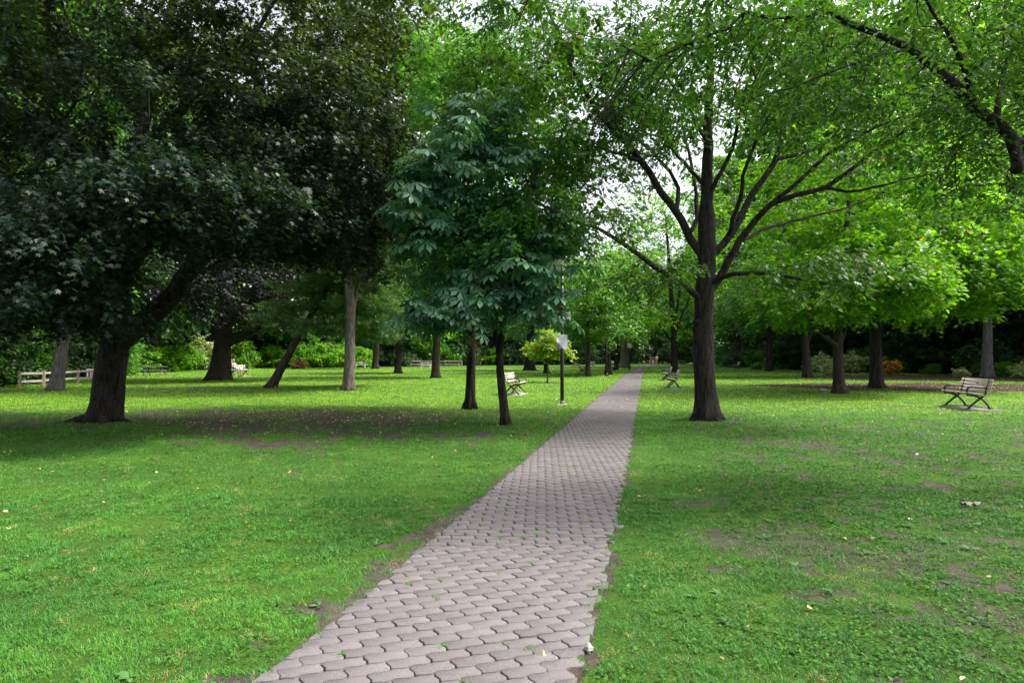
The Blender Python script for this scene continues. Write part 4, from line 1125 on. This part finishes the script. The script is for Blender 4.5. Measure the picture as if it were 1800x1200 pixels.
    while u < 2150:
        Y = edge(u) + rr.uniform(-.8, 3.2); x = (u - 900) / F * Y
        if u < 170: u += 40; continue
        elif u < 330: key = rr.choice(['shrub_bright', 'shrub_bright', 'shrub_bright', 'shrub_mid'])
        elif u < 640: key = rr.choice(['shrub_bright', 'shrub_bright', 'shrub_bright', 'shrub_bright', 'shrub_mid', 'shrub_pale'])
        elif u < 900: key = rr.choice(['shrub_mid', 'shrub_deep', 'shrub_bright'])
        elif u < 1270: key = 'yew'
        elif u < 1400: key = rr.choice(['shrub_mid', 'shrub_deep', 'shrub_bright'])
        else: key = rr.choice(['shrub_deep', 'yew', 'shrub_mid', 'shrub_bright'])
        if not 1136 < u < 1156:
            if key == 'yew': put(key, x, Y + 3, rr.uniform(.55, .8), rr.uniform(.5, .8) )
            else: put(key, x, Y, rr.uniform(.9, 1.6) * (1.25 if u < 170 else 1.0), rr.uniform(1.0, 1.7) * (1.3 if u < 170 else 1))
        u += rr.uniform(2.0, 3.4) * F / Y
    # a second, taller row of undergrowth that closes the view under the crowns
    u = -420
    while u < 2150:
        Y = edge(u) + 15 + rr.uniform(-2, 2); x = (u - 900) / F * Y
        put(rr.choice(['shrub_deep', 'shrub_mid', 'shrub_deep']), x, Y, rr.uniform(1.7, 2.3), rr.uniform(2.0, 2.9))
        u += rr.uniform(4.2, 5.6) * F / Y
    # the tall dark hedge mass at the left edge, close to the fence
    for (uu, Y, s, sz, key) in ((-60, 31.5, 1.0, 1.0, 'hedge_deep'), (5, 35.5, .95, .9, 'hedge_mid'), (60, 40, 1.0, 1.05, 'hedge_deep'), (125, 46, 1.05, 1.1, 'hedge_deep'), (-150, 29.5, 1.1, 1.1, 'hedge_mid'), (185, 52, 1.0, 1.0, 'hedge_mid')):
        put(key, (uu - 900) / F * Y, Y, s, sz)
    # border on the right: pale-leaved plants, orange flowers, dark evergreens behind
    for (uu, v, s, key) in ((1440, 655, .75, 'shrub_pale'), (1475, 652, .7, 'shrub_bright'), (1500, 655, .8, 'shrub_pale'), (1525, 654, .75, 'shrub_pale'), (1462, 658, .5, 'shrub_pale'),
                            (1586, 655, 1.1, 'flower'), (1560, 658, .7, 'flower'), (1608, 655, .6, 'shrub_mid'), (1640, 658, .4, 'shrub_mid'), (1690, 664, .3, 'shrub_pale'), (1725, 660, .45, 'shrub_mid'), (1770, 662, .5, 'shrub_bright'), (1795, 665, .45, 'shrub_pale'), (1330, 650, .4, 'shrub_bright'), (525, 648, .6, 'shrub_rust')):
        x, Y = G(uu, v); put(key, x, Y, s, group=key not in ('shrub_rust',))
    for (uu, Y, s, sz) in ((1400, 78, 1.0, .6), (1450, 70, 1.0, .6), (1490, 68, .9, .7), (1610, 60, 1.0, .9), (1655, 58, 1.1, 1.0), (1700, 63, 1.1, 1.0), (1760, 60, 1.0, 1.0), (1820, 57, 1.1, 1.0)):
        put('yew', (uu - 900) / F * Y, Y, s, sz)

# ------------------------------------------------------------------ benches, tables, fence, posts
def make_bench(slat='slat'):
    """park bench: faces local -Y, 1.8 m long; wooden slats on black iron ends with crossed legs"""
    e = empty('park_bench')
    s = MB()
    for k in range(5): s.box((0, -.36 + k * .098, .44 - .012 * (4 - k) * -.6 - .012 * k), (1.8, .082, .036), None, .006)
    s.build('seat', M[slat], e)
    b = MB(); a = R(-14); rot = [[1, 0, 0], [0, math.cos(a), -math.sin(a)], [0, math.sin(a), math.cos(a)]]
    for k in range(4):
        z = .53 + k * .098; b.box((0, .105 + (z - .5) * .25, z), (1.8, .034, .082), rot, .006)
    bo = b.build('backrest', M[slat], e)
    for sx in (-.70, .70):
        f = MB()
        w = .031
        f.tube(spline([(sx, -.36, .015), (sx, -.22, .16), (sx, -.06, .30), (sx, .05, .40), (sx, .115, .55), (sx, .20, .86)], .04), w, 8)
        f.tube(spline([(sx, .20, .015), (sx, .10, .17), (sx, -.03, .30), (sx, -.20, .385), (sx, -.40, .41)], .04), w, 8)
        f.tube([(sx, -.40, .41), (sx, .08, .405)], .018, 6)
        f.box((sx, -.37, .012), (.06, .12, .024), None, .005); f.box((sx, .21, .012), (.06, .12, .024), None, .005)
        f.build('leg_frame', M['metal'], e, True)
        m = MB()
        m.tube(spline([(sx, -.36, .42), (sx, -.39, .52), (sx, -.36, .61), (sx, -.26, .645), (sx, -.05, .635), (sx, .135, .62)], .03), .027, 8)
        m.build('armrest', M['metal'], e, True)
    return e

def bench_pad(x, y, rz):
    m = MB(); m.box((0, 0, .008), (1.95, .86, .05), None, .012)
    o = m.build('pavement', M['concrete']); o.location = (x, y, 0); o.rotation_euler = (0, 0, rz)
    tag(o, kind='structure')

def make_table(mat):
    e = empty('picnic_table')
    t = MB()
    for k in range(5): t.box((0, -.32 + k * .16, .74), (1.8, .145, .04), None, .006)
    t.build('tabletop', M[mat], e)
    for sy in (-1, 1):
        b = MB()
        for k in range(2): b.box((0, sy * (.62 + .15 * k), .44), (1.8, .135, .04), None, .006)
        b.build('seat', M[mat], e)
    for sx in (-.62, .62):
        f = MB()
        for sy in (-1, 1):
            p0, p1 = np.array((sx, sy * .58, .0)), np.array((sx, sy * .22, .72))
            d = p1 - p0; L = np.linalg.norm(d); an = math.atan2(d[1], d[2])
            f.box((p0 + p1) / 2, (.05, .09, L), [[1, 0, 0], [0, math.cos(an), math.sin(an)], [0, -math.sin(an), math.cos(an)]], .006)
        f.box((sx + .046, 0, .40), (.04, 1.46, .09), None, .006)
        f.box((sx + .046, 0, .685), (.04, .74, .07), None, .006)
        f.build('leg_frame', M[mat], e)
    return e

def furniture():
    heading = math.atan2(SL, 1.0)              # the path's bearing, clockwise from +Y
    face_right = R(90) - heading               # local -Y turned to look across the path from its left
    face_left = -R(90) - heading
    proto = make_bench()
    GB = 'park benches along the path'
    def put(u, v, rz, label, group=GB, Y=None, first=False, pad=True, kind='slat'):
        x, y = G(u, v) if Y is None else ((u - 900) / F * Y, Y)
        e = proto if first else copy_tree(proto)
        e.location = (x, y, .035 if pad else 0); e.rotation_euler = (0, 0, rz)
        tag(e, label, 'bench', group)
        if kind != 'slat':
            pass
        if pad: bench_pad(x - math.sin(-rz) * .0, y, rz)
        return e
    b1 = put(1705, 717.5, face_left, 'nearest wooden bench with dark back plaque, alone on the lawn at far right', first=True)
    put(903, 693, face_right, 'wooden bench half hidden behind the forked horse chestnut trunk')
    put(1186, 682, face_left, 'nearer of two wooden benches seen end-on right of the path')
    put(1175, 668, face_left, 'bench just behind another, in front of the many-limbed tree')
    put(1022, 657, face_right, 'dark bench touching a slim tree trunk left of the path')
    put(419, 661, R(70), 'bench beside the thick flared maple trunk with a person sitting on it')
    put(1296, 648, face_left, 'small far bench standing alone on the lawn right of the big oak', pad=False)
    put(446, 645, R(10), 'greyish far bench between the seated person and the slanting pine', pad=False)
    put(1011, 645, face_right + .5, 'tiny far bench directly left of the sign post', pad=False)
    put(1040, 646, face_left + .5, 'tiny far bench just right of the sign post', pad=False)
    put(1076, 651, face_right, 'far bench between brown trunks just left of the path', pad=False)
    pl = MB(); pl.box((.12, .176, .735), (.10, .012, .045), [[1, 0, 0], [0, math.cos(R(-14)), -math.sin(R(-14))], [0, math.sin(R(-14)), math.cos(R(-14))]], .003)
    pl.build('plaque', M['plaque'], b1).location = (0, -.028, 0)
    # picnic tables
    td = make_table('table_dark'); x, y = G(272, 660)
    td.location = (x, y, 0); td.rotation_euler = (0, 0, R(8)); tag(td, 'dark green picnic table by the bright shrubs left of the seated person', 'picnic table')
    tp = make_table('table_pale'); first = True
    for (u, v, rz, lb) in ((634, 646, 5, 'white-grey picnic table peeking out right of the pale forked trunk'), (750, 647, -8, 'pale picnic table by the brown trunk near the far rail fence'),
                           (838, 641, 15, 'pale picnic table seen between the slender oak and the horse chestnut trunk'), (1196, 641, 20, 'far pale picnic table right of the many-limbed tree'), (1075, 641, 0, 'far pale picnic table at the wood edge behind brown trunks')):
        e = tp if first else copy_tree(tp); first = False
        x, y = G(u, v); e.location = (x, y, 0); e.rotation_euler = (0, 0, R(rz)); tag(e, lb, 'picnic table', 'pale picnic tables on the far lawn')
    # split-rail fence at the left, with its white notice
    def fence(p, h, label, sag=.03, rails=2, mats=('post', 'rail')):
        e = empty('rail_fence', (p[0][0], p[0][1], 0), 0, label, 'fence')
        o = np.array([p[0][0], p[0][1]])
        q = [np.array(a) - o for a in p]
        for k, a in enumerate(q):
            m = MB(); m.box((a[0], a[1], h / 2), (.11, .11, h + .08), [[.99, -.14, 0], [.14, .99, 0], [0, 0, 1]], .015); m.build('post', M[mats[0]], e)
        for a, b in zip(q[:-1], q[1:]):
            d = b - a; L = np.linalg.norm(d); an = math.atan2(d[1], d[0])
            for z in ((.36 * h, .86 * h) if rails == 2 else (.3 * h, .6 * h, .9 * h)):
                m = MB(); c = (a + b) / 2
                m.box((c[0], c[1] - .075, z + random.uniform(-.02, .02)), (L * 1.0 - .02, .04, .12), [[math.cos(an), -math.sin(an), 0], [math.sin(an), math.cos(an), 0], [0, 0, 1]], .012)
                m.build('rail', M[mats[1]], e)
        return e, o
    pts = [((u - 900) / F * Y, Y) for u, Y in ((34, 32.0), (77, 33.0), (137, 36.5), (168, 38.5))]
    fence(pts, .80, 'two-rail wooden fence with a white notice in front of the dark shrubs at left')
    a, b = np.array(pts[2]), np.array(pts[3]); c = a * .22 + b * .78; d = b - a; an = math.atan2(d[1], d[0])
    e = empty('notice_board', (c[0], c[1] - .13, 0), an, 'white notice board with a dark and a red mark on the left rail fence', 'sign')
    m = MB(); m.box((0, 0, .54), (.92, .025, .56), None, .006); m.build('panel', M['white_paint'], e)
    m = MB(); m.box((-.17, -.018, .50), (.20, .008, .34), None, .003); m.box((-.17, -.018, .74), (.12, .008, .08), None, .003); m.build('mark', M['ink_dark'], e)
    m = MB(); m.tube([(.2 + .12 * math.cos(t), -.018, .54 + .15 * math.sin(t)) for t in np.linspace(0, 2 * math.pi, 20)], .025, 6, False); m.tube([(.12, -.018, .44), (.28, -.018, .64)], .02, 6); m.build('mark', M['ink_red'], e)
    fp = [((u - 900) / F * 100, 100 + .0 * u) for u in (640, 668, 696, 722, 752, 782, 812)]
    fence(fp, 1.0, 'long greyish rail fence across the far lawn behind the trunks', rails=2, mats=('post', 'post'))
    # the sign post by the path
    x, y = G(988, 712)
    e = empty('sign_post', (x, y, 0), R(-6), 'black sign post carrying two grey-white notices, on the grass left of the path', 'sign post')
    m = MB(); m.tube([(0, 0, 0), (0, 0, 1.0), (0, 0, 4.7)], [.062, .058, .052], 14); m.build('pole', M['metal'], e, True)
    m = MB(); m.box((0, 0, .02), (.34, .34, .05), None, .015); m.tube([(0, 0, .04), (0, 0, .16)], [.075, .06], 12); m.build('base_plate', M['concrete'], e)
    for zc, w, h, off, n in ((2.04, .345, .44, 0.0, 9), (2.82, .36, .30, .09, 5)):
        m = MB(); m.box((off, -.068, zc), (w, .008, h), None, .003); s = m.build('sign', M['sign_face'], e)
        k = MB(); rr = random.Random(int(zc * 100))
        for i in range(n):
            ln = w * (.35 if i == 0 else rr.uniform(.55, .8)); k.box((off - (w * .82 - ln) / 2, -.0735, zc + h * .38 - i * h * .76 / (n - 1)), (ln, .002, .012 if i else .022))
        k.build('lettering', M['sign_ink'], s)
    # two thin posts further on
    for (u, v, h, lb, pl_) in ((1066, 660, 3.3, 'thin black post in front of a brown trunk left of the path', False), (1106, 650, 3.4, 'thin dark post with a small pale plate right of the wide pale-sided trunk', True)):
        x, y = G(u, v); e = empty('post', (x, y, 0), 0, lb, 'post', 'thin posts beside the path')
        m = MB(); m.tube([(0, 0, 0), (0, 0, 1.2), (0, 0, h)], [.10, .075, .06], 10); m.build('pole', M['metal'], e, True)
        m = MB(); m.tube([(0, 0, 0), (0, 0, .12), (0, 0, .2)], [.16, .15, .10], 12); m.build('base', M['metal'], e)
        m = MB(); m.tube([(0, 0, h - .02), (0, 0, h + .05), (0, 0, h + .09)], [.085, .085, .03], 10); m.build('cap', M['metal'], e)
        if pl_:
            m = MB(); m.box((0, -.085, h - .5), (.45, .02, .6), None, .005); m.build('plate', M['white_paint'], e)
    x, y = G(1112, 643); 
    # stone and litter
    def lump(name, u, v, s, mat, label, cat, flat=.6, seed=1):
        x, y = G(u, v); r = np.random.default_rng(seed)
        import bmesh
        bm = bmesh.new(); bmesh.ops.create_icosphere(bm, subdivisions=3, radius=1)
        ph = r.random(6) * 6
        for w in bm.verts:
            c = w.co; k = 1 + .18 * math.sin(3 * c.x + ph[0]) + .16 * math.sin(4 * c.y + ph[1]) + .12 * math.sin(7 * c.z + 5 * c.x + ph[2])
            w.co = Vector((c.x * k * s, c.y * k * s * .7, c.z * k * s * flat))
        [setattr(f, 'smooth', True) for f in bm.faces]; me = bpy.data.meshes.new(name); bm.to_mesh(me); bm.free(); me.materials.append(M[mat])
        o = link(name, me, None, (x, y, s * flat * .6)); tag(o, label, cat); o.rotation_euler = (0, 0, r.random() * 3)
    lump('stone', 1035, 1144, .035, 'stone', 'whitish stone at the right edge of the brick path in front', 'stone', .6, 3)
    lump('stone', 1447, 688, .16, 'stone', 'small pale stone on the mulch left of the nearest right trunk', 'stone', .5, 4)
    lump('stone', 484, 681, .17, 'stone', 'pale stone at the foot of the slanting pine', 'stone', .6, 5)
    def scrap(u, v, w, h, label, seed):
        x, y = G(u, v); r = np.random.default_rng(seed)
        k = 9; V, Fc = [], []
        for i in range(k):
            for j in range(4):
                V.append(((i / (k - 1) - .5) * w + r.normal(0, .004), (j / 3 - .5) * h * (1 - .3 * abs(i / 4 - 1)) + r.normal(0, .006), .02 + .016 * math.sin(i * 1.7 + j) + r.normal(0, .004)))
        for i in range(k - 1):
            for j in range(3): a = i * 4 + j; Fc.append((a, a + 4, a + 5, a + 1))
        me = raw_mesh('litter_scrap', np.array(V), [q for f in Fc for q in f], [4] * len(Fc), M['paper'], True)
        o = link('paper_scrap', me, None, (x, y, .012)); sm = o.modifiers.new('thickness', 'SOLIDIFY'); sm.thickness = .003
        tag(o, label, 'litter')
    scrap(1705, 889, .19, .08, 'pale crumpled scrap on the thin grass at the right', 1)
    scrap(1050, 664, .5, .22, 'white scrap of paper on the far grass right of the sign post', 2)

# ------------------------------------------------------------------ people
def person(label, loc, rz, pose, scale, shirt, legs_m, hair_m='hair', group=None, shorts=True, hat=None):
    """pose: joint name -> local position (metres, faces -Y); one skinned body, clothing as children"""
    J = pose
    def skin(name, chain, radii, mat, parent, edges=None, sub=2):
        me = bpy.data.meshes.new(name)
        if edges is None: edges = [(i, i + 1) for i in range(len(chain) - 1)]
        me.from_pydata([tuple(c) for c in chain], edges, [])
        o = link(name, me, parent)
        md = o.modifiers.new('skin', 'SKIN'); md.use_smooth_shade = True
        if not me.skin_vertices: me.attributes.new('x', 'FLOAT', 'POINT')
        for sv, r in zip(me.skin_vertices[0].data, radii):
            sv.radius = (r, r) if not isinstance(r, tuple) else r
        me.skin_vertices[0].data[0].use_root = True
        s = o.modifiers.new('smooth', 'SUBSURF'); s.levels = sub; s.render_levels = sub
        me.materials.append(M[mat])
        return o
    e = empty('person', loc, rz, label, 'person', group); e.scale = (scale,) * 3
    # continuous body
    names = ['pelvis', 'waist', 'chest', 'neck', 'chin', 'head', 'crown', 'shL', 'elL', 'wrL', 'haL', 'shR', 'elR', 'wrR', 'haR', 'hipL', 'knL', 'anL', 'toL', 'hipR', 'knR', 'anR', 'toR']
    ed = [('pelvis', 'waist'), ('waist', 'chest'), ('chest', 'neck'), ('neck', 'chin'), ('chin', 'head'), ('head', 'crown')]
    for s in 'LR': ed += [('chest', 'sh' + s), ('sh' + s, 'el' + s), ('el' + s, 'wr' + s), ('wr' + s, 'ha' + s), ('pelvis', 'hip' + s), ('hip' + s, 'kn' + s), ('kn' + s, 'an' + s), ('an' + s, 'to' + s)]
    rad = dict(pelvis=(.14, .11), waist=(.125, .10), chest=(.15, .115), neck=.055, chin=.07, head=.095, crown=.065, sh=.06, el=.042, wr=.030, ha=.038, hip=.085, kn=.058, an=.042, to=.036)
    ix = {n: i for i, n in enumerate(names)}
    body = skin('body', [J[n] for n in names], [rad[n] if n in rad else rad[n[:2] if n[:2] != 'hi' else 'hip'] for n in names], 'skin', e, [(ix[a], ix[b]) for a, b in ed])
    if shirt:
        skin('shirt', [J['pelvis'], J['waist'], J['chest'], (np.array(J['chest']) * .35 + np.array(J['neck']) * .65)] + sum([[J['sh' + s], np.array(J['sh' + s]) * .45 + np.array(J['el' + s]) * .55] for s in 'LR'], []),
             [(.155, .125), (.145, .12), (.168, .132), .075, .074, .060, .074, .060], shirt, e, [(0, 1), (1, 2), (2, 3), (2, 4), (4, 5), (2, 6), (6, 7)])
    f = .85 if shorts else 1.75
    pts, r_, eg = [np.array(J['waist']) * .5 + np.array(J['pelvis']) * .5, J['pelvis']], [(.15, .12), (.16, .13)], [(0, 1)]
    for s in 'LR':
        h, k, a = (np.array(J[n + s]) for n in ('hip', 'kn', 'an'))
        b = len(pts); pts += [h, h + (k - h) * min(f, 1)]; r_ += [.105, .082]; eg += [(1, b), (b, b + 1)]
        if not shorts: pts += [k + (a - k) * .92]; r_ += [.062]; eg += [(b + 1, b + 2)]
    skin('shorts' if shorts else 'trousers', pts, r_, legs_m, e, eg)
    hd, cr = np.array(J['head']), np.array(J['crown'])
    if hat:
        skin('cap', [hd * .35 + cr * .65 + np.array((0, .0, .0)), cr + np.array((0, 0, .03))], [.112, .085], hat, e)
    else:
        skin('hair', [hd * .5 + cr * .5 + np.array((0, .03, 0)), cr + np.array((0, .015, .025))], [.108, .082], hair_m, e)
    for s in 'LR':
        a, t = np.array(J['an' + s]), np.array(J['to' + s]); u = (t - a); 
        skin('shoe', [a + np.array((0, .03, -.03)), a * .4 + t * .6 + np.array((0, 0, -.005)), t + u * .15], [.052, .050, .040], 'cloth_dark', e)
    return e

def standing(stride=.18, swing=.12):
    J = dict(pelvis=(0, 0, .92), waist=(0, -.005, 1.08), chest=(0, 0, 1.30), neck=(0, 0, 1.47), chin=(0, -.015, 1.55), head=(0, -.02, 1.63), crown=(0, -.005, 1.71))
    for s, k in (('L', 1), ('R', -1)):
        J['sh' + s] = (k * .19, 0, 1.40); J['el' + s] = (k * .235, -k * swing * .5, 1.13); J['wr' + s] = (k * .225, -k * swing - .05, .90); J['ha' + s] = (k * .22, -k * swing - .07, .82)
        J['hip' + s] = (k * .09, 0, .86); J['kn' + s] = (k * .10, k * stride * .5 - .03, .49); J['an' + s] = (k * .10, k * stride, .09); J['to' + s] = (k * .11, k * stride - .17, .045)
    return J

def sitting():
    J = dict(pelvis=(0, .0, .55), waist=(0, .06, .70), chest=(0, .13, .92), neck=(0, .17, 1.09), chin=(0, .15, 1.17), head=(0, .145, 1.25), crown=(0, .16, 1.33))
    for s, k in (('L', 1), ('R', -1)):
        J['sh' + s] = (k * .19, .14, 1.02); J['el' + s] = (k * .26, .04, .78); J['wr' + s] = (k * .20, -.20, .70); J['ha' + s] = (k * .17, -.28, .68)
        J['hip' + s] = (k * .10, -.04, .53); J['kn' + s] = (k * .13, -.46, .56); J['an' + s] = (k * .12, -.42, .10); J['to' + s] = (k * .13, -.60, .05)
    return J

def people():
    x, y = G(419, 661)
    rz = R(70)
    bx, by = x + math.cos(rz) * -.35, y + math.sin(rz) * -.35
    person('person in pale cap, grey top and blue shorts sitting on bench beside the thick trunk', (bx + math.sin(rz) * .0, by, .0), rz, sitting(), 1.0, 'cloth_grey', 'cloth_blue', hat='cloth_white')
    for (u, v, rz, sc, sh, lg, lb, st) in ((1143.5, 641, 175, .98, 'cloth_red', 'cloth_grey', 'walker in dark red top at the far end of the path', True),
                                           (1148.2, 641, 185, .95, 'cloth_dark', 'cloth_white', 'walker in dark top between the red and white clad walkers', False),
                                           (1154.2, 642, 178, 1.08, 'cloth_white', 'cloth_khaki', 'walker in white shirt and tan shorts at the far end of the path', True)):
        x, y = G(u, v); person(lb, (x, y, .01), R(rz), standing(), sc, sh, lg, group='walkers at the far end of the path', shorts=st)

import time
_t = time.time()
build_ground(); build_path(); build_grass(); build_clover(); build_litter(); print('ground', time.time() - _t)
hero_trees(); print('hero', time.time() - _t)
lawn_trees(); print('lawn', time.time() - _t)
wood(); print('wood', time.time() - _t)
furniture(); people(); print('all', time.time() - _t)
